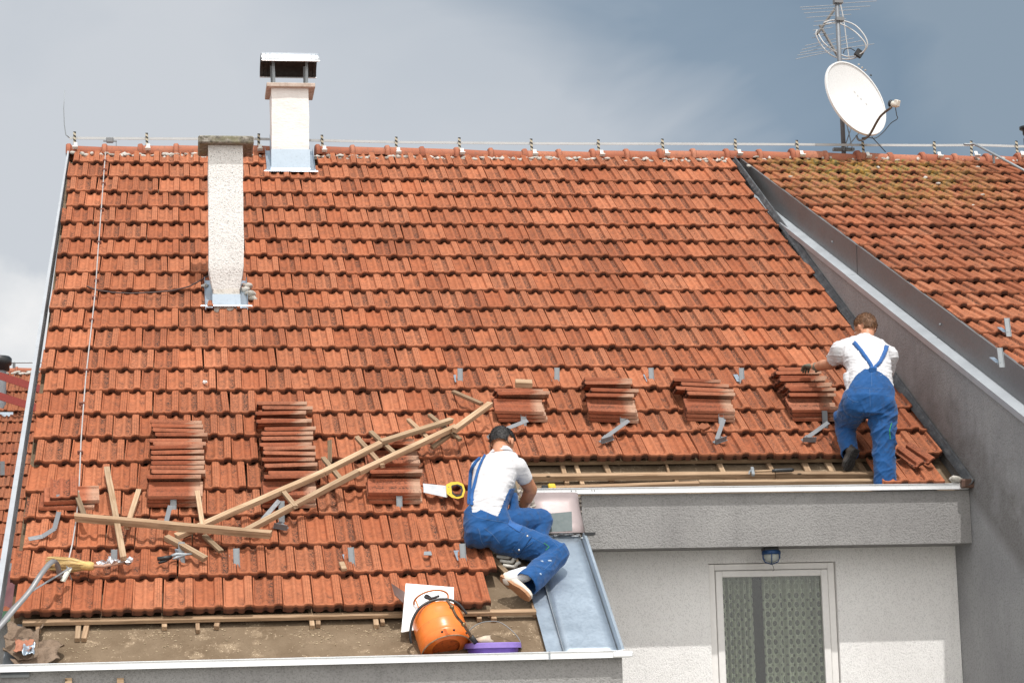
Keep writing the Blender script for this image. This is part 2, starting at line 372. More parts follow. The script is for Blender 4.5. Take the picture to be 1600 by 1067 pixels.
def f(T, b):
    P = wpos(T); n1 = T.noise(P, 2.2, 5, .6); n2 = T.noise(P, 60, 4, .75); n3 = T.noise(P, 7, 5, .7, .3)
    col = T.mix(T.maprange(n1, .35, .65), (.125, .088, .056), (.195, .145, .098))
    col = T.mix(T.math('MULTIPLY', T.maprange(n3, .54, .66), .55), col, (.33, .25, .17))
    col = T.mix(T.math('MULTIPLY', T.maprange(n2, .56, .7), .5), col, (.06, .045, .03))
    vo = T.new('ShaderNodeTexVoronoi', ins={'Vector': P, 'Scale': 60.0}); k = T.math('MULTIPLY', T.maprange(vo.outputs[0], .25, .15), T.maprange(n3, .5, .62))
    col = T.mix(k, col, (.55, .44, .32)); T.l.new(col, b.inputs['Base Color']); bump(T, b, n2, .5, .006)
FELT = mat('roof_felt', (.2, .15, .1), .95, 0, .1, f)
def plain(name, c, rough=.5, metal_=0., spec=.4, nz=0.0, sc=30):
    def f(T, b):
        n = T.noise(wpos(T), sc, 4, .6)
        T.l.new(T.mix(T.maprange(n, .35, .65), tuple(x*(1-nz) for x in c), tuple(min(1, x*(1+nz)) for x in c)), b.inputs['Base Color'])
    return mat(name, c, rough, metal_, spec, f if nz else None)
WHITE_PVC = plain('white_window_plastic', (.74, .72, .70), .35, nz=.03)
DARK = plain('dark_void', (.015, .015, .014), .6)
BLACKP = plain('black_plastic', (.02, .021, .023), .4)
YELLOW = plain('yellow_plastic', (.60, .41, .04), .4, nz=.06)
REDP = plain('red_paint', (.45, .03, .025), .4, nz=.1)
# ------------------------------------------------------------------ ground
structure(MB().box((-250, -250, -.2), (250, 500, 0)).build('ground', stucco('yard_ground', (.28, .27, .24), (.36, .345, .31), 20, 0, .5)))

# ------------------------------------------------------------------ clay tiles
PROF = [(0, .008, -.006), (.02, .019, -.006), (.05, .018, -.006), (.085, .002, -.008), (.14, -.003, -.011), (.22, -.005, -.012), (.30, -.002, -.010), (.345, .005, -.004), (.39, .016, .004), (.43, .018, .006), (.47, .015, .004),
        (.51, .003, -.006), (.57, -.003, -.011), (.64, -.005, -.012), (.695, .0, -.008), (.735, .022, .010), (.78, .027, .015), (.86, .028, .016), (.94, .027, .015), (.985, .024, .012), (1.0, .012, .002)]
VROW = [0.0, .004, .014, .026, .040, .056, .075, .10, .47]
def lift(a, v):
    c = .215 if a < .43 else .605; wd = .15
    e = min(1.0, abs(a-c)/wd); v0 = .017+.034*e**2.2; t = min(1.0, max(0.0, (v-v0)/.030))
    return 1-t*t*(3-2*t)
def profile(a, which):
    for i in range(len(PROF)-1):
        p, q = PROF[i], PROF[i+1]
        if p[0] <= a <= q[0]+1e-9:
            t = (a-p[0])/(q[0]-p[0]+1e-12); return p[which]+(q[which]-p[which])*t
    return PROF[-1][which]
def tile_geo(ua=0.0, ub=1.0, width=W_-.003, length=.47, loose=False):
    """one interlocking clay tile: two troughs, a mid rib and a raised side band; its nose at v = 0"""
    us = sorted({ua, ub, *[p[0] for p in PROF if ua < p[0] < ub]}); n = len(us)
    V = []; F = []; UV = []
    for vi, v in enumerate(VROW):
        v_ = v*length/.47; tilt = 0.0 if loose else .031*(1-v_/.417)
        for a in us:
            top = profile(a, 1); e = max(top, .013+.35*max(0, top-.013))
            hgt = top+(e-top)*lift(a, v)
            if vi == 0: hgt = hgt-.008
            V.append((a*width, v_, tilt+hgt)); UV.append((a, v_/.417))
    nr = len(VROW)
    for r in range(nr-1):
        for c in range(n-1): F.append((r*n+c, r*n+c+1, (r+1)*n+c+1, (r+1)*n+c))
    b = len(V)
    for a in us: V.append((a*width, .004, min(profile(a, 2), -.004) if loose else profile(a, 2))); UV.append((a, -.04))
    b2 = len(V)
    for a in us: V.append((a*width, length, profile(a, 1)-.014 if loose else -.012)); UV.append((a, 1.1))
    for c in range(n-1):
        F.append((c+1, c, b+c, b+c+1)); F.append((b+c+1, b+c, b2+c, b2+c+1)); F.append(((nr-1)*n+c, (nr-1)*n+c+1, b2+c+1, b2+c))
    for c, sgn in ((0, 1), (n-1, -1)):
        loop = [r*n+c for r in range(nr)]+[b2+c, b+c]; F.append(tuple(loop if sgn > 0 else loop[::-1]))
    return V, F, UV
def mesh_uv(name, V, F, UV, m):
    me = bpy.data.meshes.new(name); me.from_pydata(V, [], F); me.materials.append(m)
    uvl = me.uv_layers.new(name='UVMap'); idx = np.zeros(len(me.loops), dtype=np.int32); me.loops.foreach_get('vertex_index', idx)
    uvl.data.foreach_set('uv', np.array(UV, dtype=np.float32)[idx].ravel())
    me.shade_smooth(); me.set_sharp_from_angle(angle=math.radians(38)); me.update(); return me
_tc = {}
def tile_mesh(m, ua=0.0, ub=1.0, length=.47, width=W_-.003):
    ua = round(ua*20)/20; ub = round(ub*20)/20; key = (m.name, ua, ub, length, width)
    if key not in _tc:
        V, F, UV = tile_geo(ua, ub, width, length, m.name.startswith('loose')); _tc[key] = mesh_uv('roof_tile', V, F, UV, m)
    return _tc[key]
class Heap:
    """many tiles joined into one mesh"""
    def __init__(s): s.V = []; s.F = []; s.UV = []
    def add(s, M, ua, ub):
        V, F, UV = tile_geo(round(ua*20)/20, round(ub*20)/20); b = len(s.V)
        s.V += [tuple(M @ Vector(v)) for v in V]; s.F += [tuple(b+i for i in f) for f in F]; s.UV += UV
def tile_at(base, u, s, j=1.0, rnd_=random):
    R = Matrix.Rotation(rnd_.gauss(0, .0075)*j, 4, 'Z') @ Matrix.Rotation(rnd_.gauss(0, .006)*j, 4, 'X') @ Matrix.Rotation(rnd_.gauss(0, .008)*j, 4, 'Y')
    return base @ Matrix.Translation((u+rnd_.gauss(0, .0016)*j, s+rnd_.gauss(0, .0045)*j, max(0, rnd_.gauss(.001, .0018)*j))) @ R
def put(name, me, M, parent, label=None):
    o = link(bpy.data.objects.new(name, me)); o.matrix_basis = M; par(o, parent)
    if label: o['label'] = label
    return o
# ------------------------------------------------------------------ the house being re-roofed
house = empty('house', (2.5, 19, 0), 'house under repair with an orange clay tile roof partly stripped at its lower edge', 'house')
MH = None
# deck under the tiles
deck = MB()
U0, U1 = -.10, xwall(22.9)-X0
def slab(poly, h0, h1, mb):
    n = len(poly); vs = [rp(u, s, h0) for u, s in poly]+[rp(u, s, h1) for u, s in poly]
    mb.add(vs, [tuple(range(n-1, -1, -1)), tuple(range(n, 2*n))]+[(i, (i+1) % n, n+(i+1) % n, n+i) for i in range(n)])
slab([(0.0, -.52), (4.05, -.52), (4.05, 1.1), (3.68, 1.25), (3.68, 1.73), (7.30, 1.73), (7.08, 9.15), (-.02, 9.15)], -.125, -.092, deck)
roof = deck.build('roof', FELT, house)
# back slope so that the roof closes behind the ridge
bk = MB(); B0 = rp(-.02, 9.2, -.05); L = 9.2
bk.add([B0, (xwall(22.9), B0.y, B0.z), (xwall(22.9), B0.y+L*CA, B0.z-L*SA), (B0.x, B0.y+L*CA, B0.z-L*SA)], [(0, 1, 2, 3)])
bk.build('rear_roof', TILE_F, house)
rr = random.Random(3)
tiles = []
OFF = {k: (0.0 if k % 2 == 0 else .5) for k in range(0, 23)}
LIM = {18: 3.46, 19: 3.30, 20: 3.33, 21: 3.40, 22: 3.29}
def chim_skip(u, s):
    return (1.36 < u+.1 < 1.72 and 5.12 < s+.1 < 5.35) or (2.06 < u+.1 < 2.48 and 8.6 < s+.1 < 8.9)
for k in range(22, 0, -1):
    s = SROW[k]; Yk = Y0+s*CA
    umax = LIM.get(k, (xwall(Yk)-.055+.015*math.sin(k*1.7)-X0))
    umin = .01+.02*math.sin(k*2.3)+(.012 if k % 3 else -.01)
    i = math.floor((umin/W_)-OFF[k])
    while True:
        u = W_*(i+OFF[k]); i += 1
        if u > umax-.02: break
        ua = max(0.0, (umin-u)/W_); ub = min(1.0, (umax-u)/W_)
        if k >= 18: ub = 1.0 if (umax-u) > .1 else 0
        if ub-ua < .12: continue
        if chim_skip(u, s): continue
        tiles.append((k, u, s, ua, ub))
for u, ub in ((6.60, 1.0), (6.805, 1.0), (7.01, .45)): tiles.append((18, u, 1.66, 0.0, ub))
heap = Heap(); cnt = 0
for k, u, s, ua, ub in tiles:
    M = tile_at(RM, u, s, 1.25, rr)
    if cnt < 296:
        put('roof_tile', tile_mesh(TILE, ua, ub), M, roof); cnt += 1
    else: heap.add(M, ua, ub)
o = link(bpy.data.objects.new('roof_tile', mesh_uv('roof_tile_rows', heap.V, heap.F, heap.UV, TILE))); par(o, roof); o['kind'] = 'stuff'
# ridge tiles with collars
def ridge_geo(L=.40):
    V = []; F = []; n = 10; prof = [(0, .108), (.012, .122), (.045, .124), (.06, .098), (.2, .092), (L, .084)]
    for x, r in prof:
        for j in range(n+1):
            a = math.radians(-18)+math.radians(216)*j/n; V.append((x, r*math.cos(a), r*math.sin(a)*.82))
    for i in range(len(prof)-1):
        for j in range(n): F.append((i*(n+1)+j, i*(n+1)+j+1, (i+1)*(n+1)+j+1, (i+1)*(n+1)+j))
    F.append(tuple(range(n, -1, -1)))
    me = bpy.data.meshes.new('ridge_tile'); me.from_pydata(V, [], F); me.materials.append(RIDGE); me.shade_smooth(); me.set_sharp_from_angle(angle=math.radians(40)); return me
RT = ridge_geo(); ridge0 = rp(0, 9.2, -.02)
mort = MB()
x = X0-.05; kk = 0
while x < 9.6:
    zz = ridge0.z+.012*math.sin(x*1.3)+rr.gauss(0, .004)
    if x < xwall(22.9)-.1: par_, nm = house, 'ridge_tile'
    if not (.78 < x < 1.08):
        M = Matrix.Translation((x, ridge0.y, zz)) @ Matrix.Rotation(rr.gauss(0, .012), 4, 'Z') @ Matrix.Rotation(-.012+rr.gauss(0, .012), 4, 'Y')
        o = put('ridge_tile', RT, M, roof if x < xwall(22.9)-.1 else None)
        if x >= xwall(22.9)-.1: o['_nb'] = 1
    kk += 1; x += .372
for i in range(330):
    u = rr.uniform(-.02, 7.05); 
    if rr.random() < .25+.35*noise.noise(Vector((u*2, 0, 0))): continue
    c = rp(u, 9.03+rr.gauss(0, .018), .012+rr.uniform(-.01, .02))
    mort.blob(c, (rr.uniform(.018, .05), .022, rr.uniform(.012, .024)), 1, .35, i)
m_ = mort.build('ridge_mortar', MORTAR, roof, True); m_['kind'] = 'stuff'
# walls
def wallbox(name, lo, hi, m, parent=house): return MB().box(lo, hi).build(name, m, parent)
YL = 14.862; XR = 2.935
zl = lambda Y: Z0+(Y-Y0)*math.tan(A)
wallbox('front_wall', (X0-.02, YL, 0), (XR, YL+.3, CZ+.235), ST_GREY)
wallbox('side_wall', (XR-.3, YL+.3, 0), (XR-.001, YW+.25, CZ+.2), ST_GREY)
# fascia box of the upper eave
fas = MB().box((3.02, YF, CZ+1.078), (xwall(YF)-.004, YF+.66, CZ+1.495)).build('fascia_wall', ST_GREY, house)
# broken plaster edge at its left end
be = MB()
for i in range(26):
    z = CZ+1.09+i*.0155; be.blob((3.015+rr.gauss(0, .004), YF+.02+rr.uniform(0, .05), z), (rr.uniform(.012, .026), .03, .014), 1, .5, i)
o = be.build('broken_plaster_edge', stucco('broken_plaster', (.33, .29, .25), (.42, .38, .34), 40, .3, .8), house); 
# white wall with a window opening
wx0, wx1 = 4.085, 5.125; wz1 = CZ+.972
ww = MB(); xr = xwall(YW)-.003
ww.box((2.5, YW, 0), (wx0, YW+.25, CZ+1.10)); ww.box((wx1, YW, 0), (xr, YW+.25, CZ+1.10)); ww.box((wx0, YW, wz1), (wx1, YW+.25, CZ+1.10)); ww.box((wx0, YW, 0), (wx1, YW+.25, CZ-1.1))
ww.build('window_wall', ST_WHITE, house)
wallbox('rear_wall', (X0, 29.9, 0), (xwall(29)-.002, 30.2, CZ+1.1), ST_WHITE)
gb = MB(); g0 = X0-.0; pts = [(15.25, 0), (29.9, 0), (29.9, zl(15.25)-.2), (rp(0, 9.1).y, rp(0, 9.1).z-.25), (15.25, zl(15.25)-.25)]
gb.add([(g0, y, z) for y, z in pts]+[(g0+.25, y, z) for y, z in pts], [(4, 3, 2, 1, 0), (5, 6, 7, 8, 9)]+[(i, (i+1) % 5, 5+(i+1) % 5, 5+i) for i in range(5)])
gb.build('gable_wall', ST_WHITE, house)
# window
win = MB(); d0 = YW+.035
def ring(mb, x0, x1, z0, z1, t, y0, y1, tt=None, tb=None):
    tt = tt or t; tb = tb or t
    mb.box((x0, y0, z0), (x0+t, y1, z1), bev=.004); mb.box((x1-t, y0, z0), (x1, y1, z1), bev=.004); mb.box((x0+t, y0+.001, z1-tt), (x1-t, y1, z1), bev=.004); mb.box((x0+t, y0+.001, z0), (x1-t, y1, z0+tb), bev=.004)
ring(win, wx0+.004, wx1-.004, CZ-1.1, wz1-.004, .055, d0, d0+.07, .05)
wf = win.build('window', WHITE_PVC, house)
sx0, sx1, sz1 = wx0+.045, wx1-.05, wz1-.04
sash = MB(); ring(sash, wx0+.062, wx1-.062, CZ-1.0, wz1-.058, .055, d0-.012, d0+.05, .05, .1)
# the slim sash: bright outer frame, darker rebate
sash.build('sash', WHITE_PVC, wf)
gl = MB().box((wx0+.11, d0+.02, CZ-.95), (wx1-.11, d0+.026, wz1-.105))
def f(T, b):
    b.inputs['Transmission Weight'].default_value = 1.0; b.inputs['IOR'].default_value = 1.45
GLASS = mat('window_glass', (.86, .9, .88), .02, 0, .5, f)
gl.build('pane', GLASS, wf)
def f(T, b):
    uv = T.new('ShaderNodeUVMap'); uv.uv_map = 'UVMap'; sp = T.new('ShaderNodeSeparateXYZ', ins={0: uv.outputs[0]})
    def dots(nx, nz, ox, oz, rx, rz):
        gx = T.math('SUBTRACT', T.math('FRACT', T.math('ADD', T.math('MULTIPLY', sp.outputs[0], nx), ox)), .5)
        gz = T.math('SUBTRACT', T.math('FRACT', T.math('ADD', T.math('MULTIPLY', sp.outputs[1], nz), oz)), .5)
        d = T.math('ADD', T.math('POWER', T.math('DIVIDE', gx, rx), 2.0), T.math('POWER', T.math('DIVIDE', gz, rz), 2.0)); return d
    d1 = dots(11, 13, 0, 0, .24, .33); d2 = dots(11, 13, .5, .5, .13, .16)
    hole = T.math('MAXIMUM', T.math('LESS_THAN', d1, 1.0), T.math('LESS_THAN', d2, 1.0))
    top = T.math('LESS_THAN', sp.outputs[1], 1.83)
    n = T.noise(wpos(T), 300, 2)
    hole = T.math('MULTIPLY', hole, T.math('ADD', T.math('MULTIPLY', top, .6), .3))
    ring_ = T.math('MULTIPLY', T.math('LESS_THAN', d1, 1.9), T.math('GREATER_THAN', d1, 1.0))
    col = T.mix(ring_, (.44, .46, .35), (.56, .58, .46)); T.l.new(col, b.inputs['Base Color'])
    T.l.new(T.math('SUBTRACT', .9, T.math('MULTIPLY', hole, .62)), b.inputs['Alpha'])
    b.inputs['Subsurface Weight'].default_value = 0.0
LACE = mat('lace_curtain', (.5, .53, .44), .9, 0, .1, f)
def curtain(xa, xb, za, zb, y, amp, nf, ph):
    n = 120; V = []; F = []; UV = []
    for j in (0, 1, 2, 3):
        z = za+(zb-za)*j/3
        for i in range(n+1):
            t = i/n; x = xa+(xb-xa)*t
            V.append((x, y+amp*math.sin(t*nf*6.283+ph+.15*j)+amp*.5*math.sin(t*nf*2.37*6.283+ph*2), z)); UV.append((t*(xb-xa)*1.5, 2*j/3*(zb-za)/1.9))
    for j in range(3):
        for i in range(n): F.append((j*(n+1)+i, j*(n+1)+i+1, (j+1)*(n+1)+i+1, (j+1)*(n+1)+i))
    return mesh_uv('curtain', V, F, UV, LACE)
mid = aty(1188, 950, YW+.1).x
for xa, xb, ph in ((wx0+.06, mid-.035, 0.3), (mid+.045, wx1-.05, 1.7)):
    put('curtain', curtain(xa, xb, CZ-1.0, wz1-.06, YW+.18, .024, 6, ph), Matrix(), wf)
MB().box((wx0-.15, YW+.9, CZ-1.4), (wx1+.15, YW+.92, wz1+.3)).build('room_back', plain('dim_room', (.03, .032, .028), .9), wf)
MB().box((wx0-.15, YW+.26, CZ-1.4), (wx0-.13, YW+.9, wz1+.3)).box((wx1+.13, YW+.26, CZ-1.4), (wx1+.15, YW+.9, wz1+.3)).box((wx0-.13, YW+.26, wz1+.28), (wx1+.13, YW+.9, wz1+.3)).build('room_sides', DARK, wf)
# gutters
def gutter(x0, x1, Y, z, name, dep=.12, hh=.05, sl=0.0, m=None):
    mb = MB(); prof = [(.0, 0), (.0, hh-.012), (-.008, hh-.004), (0, hh), (.014, hh-.004), (.012, .012), (dep-.01, .012), (dep-.004, hh), (dep, hh), (dep, 0)]
    n = len(prof); vs = [(x0, Y+a, z+b) for a, b in prof]+[(x1, Y+a, z+b+sl*(x1-x0)) for a, b in prof]
    mb.add(vs, [(i, (i+1) % n, n+(i+1) % n, n+i) for i in range(n)]+[tuple(range(n)), tuple(range(2*n-1, n-1, -1))])
    return mb.build(name, m or BRIGHT, house)
g1 = gutter(-1.62, 2.93, 14.80, CZ+.222, 'lower_gutter', .058, .05, .0)
MB().box((2.86, 14.79, CZ+.222), (3.0, 14.90, CZ+.262), bev=.008).build('gutter_end', BRIGHT, g1)
for gx in (-1.235, 2.42):
    MB().box((gx, 14.794, CZ+.218), (gx+.012, 14.80, CZ+.276)).build('gutter_joint', ZINC_DULL, g1)
g2 = gutter(2.60, 6.12, YF-.048, CZ+1.50, 'upper_gutter', .046, .046, .0)
# verge board on the left edge
vg = MB()
def strip(mb, pa, pb, wa, wb, h0, h1):
    (u0, s0), (u1, s1) = pa, pb
    vs = []
    for h in (h0, h1): vs += [rp(u0-wa, s0, h), rp(u0, s0, h), rp(u1, s1, h), rp(u1-wb, s1, h)]
    mb.add(vs, [(3, 2, 1, 0), (4, 5, 6, 7), (0, 1, 5, 4), (1, 2, 6, 5), (2, 3, 7, 6), (3, 0, 4, 7)])
strip(vg, (-.075, -.68), (-.012, 9.2), .042, .018, -.16, .035)
vg.build('verge_strip', metal('verge_metal', (.36, .38, .405), .55, .1, .3, (.28, .28, .28)), house)
vt = MB(); strip(vt, (.17, -.60), (.10, .02), .185, .10, -.088, -.07); vt.build('verge_tray', GALV, house)
# battens: laths along the slope and across it
def lath(u0, s0, u1, s1, h0, wdt, th, m=WOOD, name='batten', p=None):
    a = rp(u0, s0, h0); b = rp(u1, s1, h0); d = (b-a); L = d.length; d.normalize(); r = RN.cross(d)
    M = Matrix(((d.x, r.x, RN.x, a.x), (d.y, r.y, RN.y, a.y), (d.z, r.z, RN.z, a.z), (0, 0, 0, 1)))
    return MB().box((0, -wdt/2, 0), (L, wdt/2, th), None, 0, .003).build(name, m, p or roof, False, M)
lath(.09, -.012, 3.60, -.005, -.055, .045, .030, WOOD)
for x, yb, wd in ((60, 990, .032), (121, 1003, .036), (131, 1003, .036), (257, 985, .036), (309, 990, .028), (338, 984, .036), (488, 983, .034), (497, 981, .034), (588, 982, .036), (598, 978, .03), (749, 972, .034), (772, 972, .038), (838, 966, .04)):
    a = onroof(x, yb, -.09); lath(a.x, a.y, a.x+rr.gauss(0, .008), .05+rr.uniform(0, .1), -.0915, wd, .036, WOOD_L if x in (121, 257, 488, 588) else WOOD, 'counter_batten')
# the open strip above the upper gutter: laths across, counter battens up the slope, the last tiles by the firewall
def across(x0, y0, x1, y1, h, wdt, th, m):
    a = onroof(x0, y0, h); b = onroof(x1, y1, h); return lath(a.x, a.y, b.x, b.y, h-th/2, wdt, th, m)
across(818, 722.5, 1432, 716, -.045, .045, .035, WOOD_D)
across(818, 746, 1210, 741.5, -.04, .05, .045, WOOD); across(1211, 741.5, 1405, 742, -.04, .05, .045, WOOD)
across(845, 764, 1092, 755.5, -.045, .04, .035, WOOD); across(1092, 754, 1370, 752, -.045, .04, .035, WOOD_L)
for i, (x, y0, y1, wd) in enumerate(((878, 727, 757, .036), (900, 729, 759, .034), (944, 724, 752, .04), (1040, 724, 742, .02), (1122, 723, 752, .042), (1198, 722, 752, .036), (1255, 722, 752, .05), (1292, 722, 752, .055), (1340, 722, 752, .04), (1150, 742, 756, .03), (1052, 742, 758, .03))):
    a = onroof(x, y0, -.08); b = onroof(x, y1, -.08); lath(a.x, a.y, a.x+.01*(i % 3-1), b.y, -.0915, wd, .03, WOOD_L if i in (1, 4, 7) else WOOD, 'counter_batten')
# ------------------------------------------------------------------ the neighbouring house on the right, with its firewall
nb = empty('house', (9.5, 20, 0), 'neighbouring house with mossy tiled roof behind the sloping grey firewall', 'house')
MN = .475; NA = math.atan(MN); CN, SN = math.cos(NA), math.sin(NA)
NO = Vector((xwall(22.9)+.12, 22.9, CZ+5.70)); NN = Vector((0, -SN, CN)); NS = Vector((0, CN, SN))
def zfw(Y): return CZ+2.572+.476*(Y-16.87)
# firewall body (prism following its slightly skewed line)
ya, yb = 13.2, 22.95
def wallpt(Y, z, off=0.0): return (xwall(Y)+off, Y, z)
fw = MB(); prof = [(ya, 0), (ya, zfw(ya)), (22.6, zfw(22.6)), (29.8, CZ+1.1), (29.8, 0)]
vs = [wallpt(y, z) for y, z in prof]+[wallpt(y, z, .26) for y, z in prof]; n = len(prof)
fw.add(vs, [tuple(range(n)), tuple(range(2*n-1, n-1, -1))]+[(i, n+i, n+(i+1) % n, (i+1) % n) for i in range(n)])
firewall = fw.build('firewall', ST_FIRE, nb)
# coping strip in pale metal with a drip lip, then the standing dark flashing
def sweep(mb, y0, y1, zf, prof):
    n = len(prof); vs = []
    for y in (y0, y1): vs += [(xwall(y)+a, y, zf(y)+b) for a, b in prof]
    mb.add(vs, [(i, (i+1) % n, n+(i+1) % n, n+i) for i in range(n)]+[tuple(range(n-1, -1, -1)), tuple(range(n, 2*n))])
cuts = [13.2, 15.05, 17.0, 19.25, 20.9, 22.35]
for i in range(len(cuts)-1):
    m1 = MB(); sweep(m1, cuts[i]+.002, cuts[i+1]-.002, lambda y: zfw(y)+.002*(i % 2), [(-.028, -.045), (-.022, -.045), (-.022, .0), (.075, .012), (.075, .020), (-.028, .007)])
    m1.build('coping_strip', metal('coping_metal', (.36, .385, .41), .5, .08, .3, (.28, .29, .3)) if i == 0 else bpy.data.materials['coping_metal'], nb)
def znr(Y): return CZ+5.70+MN*(Y-22.9)
fl = MB(); 
for i in range(len(cuts)-1):
    y0, y1 = cuts[i]+.001, (cuts[i+1] if i < len(cuts)-2 else 22.85)-.001
    fl = MB(); t = .004*(i % 2)
    vs = [(xwall(y0)+.078-t, y0, zfw(y0)+.004), (xwall(y1)+.078-t, y1, zfw(y1)+.004), (xwall(y1)+.085-t, y1, znr(y1)+.035), (xwall(y0)+.085-t, y0, znr(y0)+.035),
          (xwall(y1)+.125, y1, znr(y1)+.02), (xwall(y0)+.125, y0, znr(y0)+.02)]
    fl.add(vs, [(0, 1, 2, 3), (3, 2, 4, 5)])
    o = fl.build('standing_flashing', ZINC_DARK, nb); sm = o.modifiers.new('s', 'SOLIDIFY'); sm.thickness = .003
for y in (15.6, 17.3, 19.9):
    MB().blob((xwall(y)+.075, y, zfw(y)+.15), .011, 1).build('rivet', GALV, nb)
# patch where the plaster has come off near the top of the wall
pl = MB(); pp = [(15.03, 1.66), (14.98, 1.45), (15.02, 1.38), (15.02, 1.22), (15.10, 1.10), (15.12, .90), (15.02, .85), (14.9, .80), (14.5, .86), (14.5, 1.40)]
vs = [wallpt(y, CZ+z, -.004) for y, z in pp]; pl.add(vs, [tuple(range(len(pp)))])
o = pl.build('bare_plaster_patch', stucco('bare_plaster', (.47, .43, .38), (.56, .52, .47), 40, .1, .8), nb)
# neighbour roof tiles: from the flashing to beyond the frame
NMx = Matrix(((1, 0, 0, NO.x), (0, CN, -SN, NO.y), (0, SN, CN, NO.z-.0), (0, 0, 0, 1)))
rn = random.Random(11); nt_ = []
nroof = MB()
def nrp(u, s, h=0): return NO+RX*u+NS*s+NN*h
vs = [nrp(.33, -9.6, -.06), nrp(6, -9.6, -.06), nrp(6, .1, -.06), nrp(.02, .1, -.06)]
nroof.add(vs+[v-NN*.1 for v in vs], [(0, 1, 2, 3), (7, 6, 5, 4), (0, 4, 5, 1), (1, 5, 6, 2), (2, 6, 7, 3), (3, 7, 4, 0)])
nro = nroof.build('roof', FELT, nb)
MB().add([nrp(-.1, .1, -.02), nrp(6, .1, -.02), nrp(6, .1, -.02)+Vector((0, 7, -4)), nrp(-.1, .1, -.02)+Vector((0, 7, -4))], [(0, 1, 2, 3)]).build('rear_roof', TILE_F, nb)
wallbox('front_wall', (6.5, 14.6, 0), (12, 14.9, CZ+1.5), ST_WHITE, nb)
hp = Heap(); c = 0; k = 0; s = -.30; allt = []
while s > -9.2:
    Y = NO.y+s*CN; um = xwall(Y)+.115-NO.x
    # only as far right as the frame shows, and a few tiles more
    xr_ = Y*math.tan(.3755)+.9
    off = .5 if k % 2 else 0
    i = math.floor(um/W_-off)
    while True:
        u = W_*(i+off); i += 1
        if u+NO.x > xr_: break
        a_ = max(0, (um-u)/W_)
        if a_ > .85: continue
        allt.append((k, u, s, a_))
    k += 1; s -= .4175+.003*math.sin(k)
allt.sort(key=lambda t: t[2])
for k, u, s, a_ in allt:
    dz = .012*noise.noise(Vector((u*.9, s*.6, 3)))
    M = NMx @ Matrix.Translation((0, 0, dz)) @ tile_at(Matrix(), u, s, 1.7, rn)
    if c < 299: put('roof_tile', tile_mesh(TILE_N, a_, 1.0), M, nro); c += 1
    else: hp.add(M, a_, 1.0)
if hp.V:
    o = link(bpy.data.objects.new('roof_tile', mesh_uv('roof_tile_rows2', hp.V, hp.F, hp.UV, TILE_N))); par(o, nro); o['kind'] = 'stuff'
for o in list(bpy.data.objects):
    if o.get('_nb'): del o['_nb']; par(o, nro)
mo = MB()
for i in range(170):
    u = rn.uniform(.1, 4.2)
    if rn.random() < .35: continue
    mo.blob(nrp(u, -.02+rn.gauss(0, .02), .03+rn.uniform(-.01, .02)), (rn.uniform(.018, .05), .022, rn.uniform(.012, .026)), 1, .35, i)
m_ = mo.build('ridge_mortar', MORTAR, nro, True); m_['kind'] = 'stuff'
# crumbs of mortar lying on the tiles
cr = 0
for x, y in ((1236, 277), (1372, 262), (1445, 278), (1466, 287), (1535, 305), (1520, 322), (1527, 262), (1170, 260), (1194, 250)):
    d = pix(x, y); P0 = NO+NN*.03-Vector((0, 0, CZ)); t = P0.dot(NN)/d.dot(NN); q = d*t+Vector((0, 0, CZ))
    MB().blob(q, (.03, .025, .018), 1, .4, x).build('mortar_crumb', MORTAR, nro, True)
# snow hooks on the neighbour roof
def nroofpt(x, y, h=0.0):
    d = pix(x, y); P0 = NO+NN*h-Vector((0, 0, CZ)); t = P0.dot(NN)/d.dot(NN); return d*t+Vector((0, 0, CZ))
# ------------------------------------------------------------------ a lower house far behind on the left
lh = empty('house', (-4, 46, 0), 'distant lower house with a small-looking tiled roof left of the gable edge', 'house')
LA = math.radians(35); LM0 = Vector((0, 44.3, 0))
lt = aty(30, 584, 44.3)
LO = Vector((0, 44.3, lt.z)); LMx = Matrix(((1, 0, 0, 0), (0, math.cos(LA), -math.sin(LA), LO.y), (0, math.sin(LA), math.cos(LA), LO.z), (0, 0, 0, 1)))
rl = random.Random(5)
d_ = MB(); f4 = [LMx @ Vector(v) for v in ((-14, -8.6, -.07), (-1.2, -8.6, -.07), (-1.2, .02, -.07), (-14, .02, -.07))]
d_.add(f4+[v-Vector((0, 0, .15)) for v in f4], [(0, 1, 2, 3), (7, 6, 5, 4), (0, 4, 5, 1), (1, 5, 6, 2), (2, 6, 7, 3), (3, 7, 4, 0)])
lroof = d_.build('roof', TILE_F, lh)
ctl = 0; hl = Heap(); tl = []
for k in range(20):
    s = -.42-k*.418; Y = LO.y+s*math.cos(LA); xr_ = Y*math.tan(-.062)
    i = 0
    while True:
        u = xr_-W_*(i+(.5 if k % 2 else 0)); i += 1
        if u < Y*math.tan(-.098)-2.5: break
        tl.append((u, s, u > Y*math.tan(-.092)))
for u, s, vis in sorted(tl, key=lambda t: (not t[2], t[1])):
    M = tile_at(LMx, u, s, 1.5, rl)
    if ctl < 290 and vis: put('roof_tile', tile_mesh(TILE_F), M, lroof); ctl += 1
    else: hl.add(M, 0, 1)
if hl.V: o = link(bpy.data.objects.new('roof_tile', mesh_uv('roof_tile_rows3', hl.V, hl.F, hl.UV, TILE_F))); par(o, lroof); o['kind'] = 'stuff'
for i in range(9):
    put('ridge_tile', RT, Matrix.Translation((-2.6-.372*i, LO.y+.12, LO.z+.06)), lroof)
mm = MB()
for i in range(60): mm.blob(LMx @ Vector((rl.uniform(-5, -2.4), -.05+rl.gauss(0, .03), .05)), (rl.uniform(.03, .09), .03, .03), 1, .4, i)
o = mm.build('ridge_mortar', MORTAR, lroof, True); o['kind'] = 'stuff'
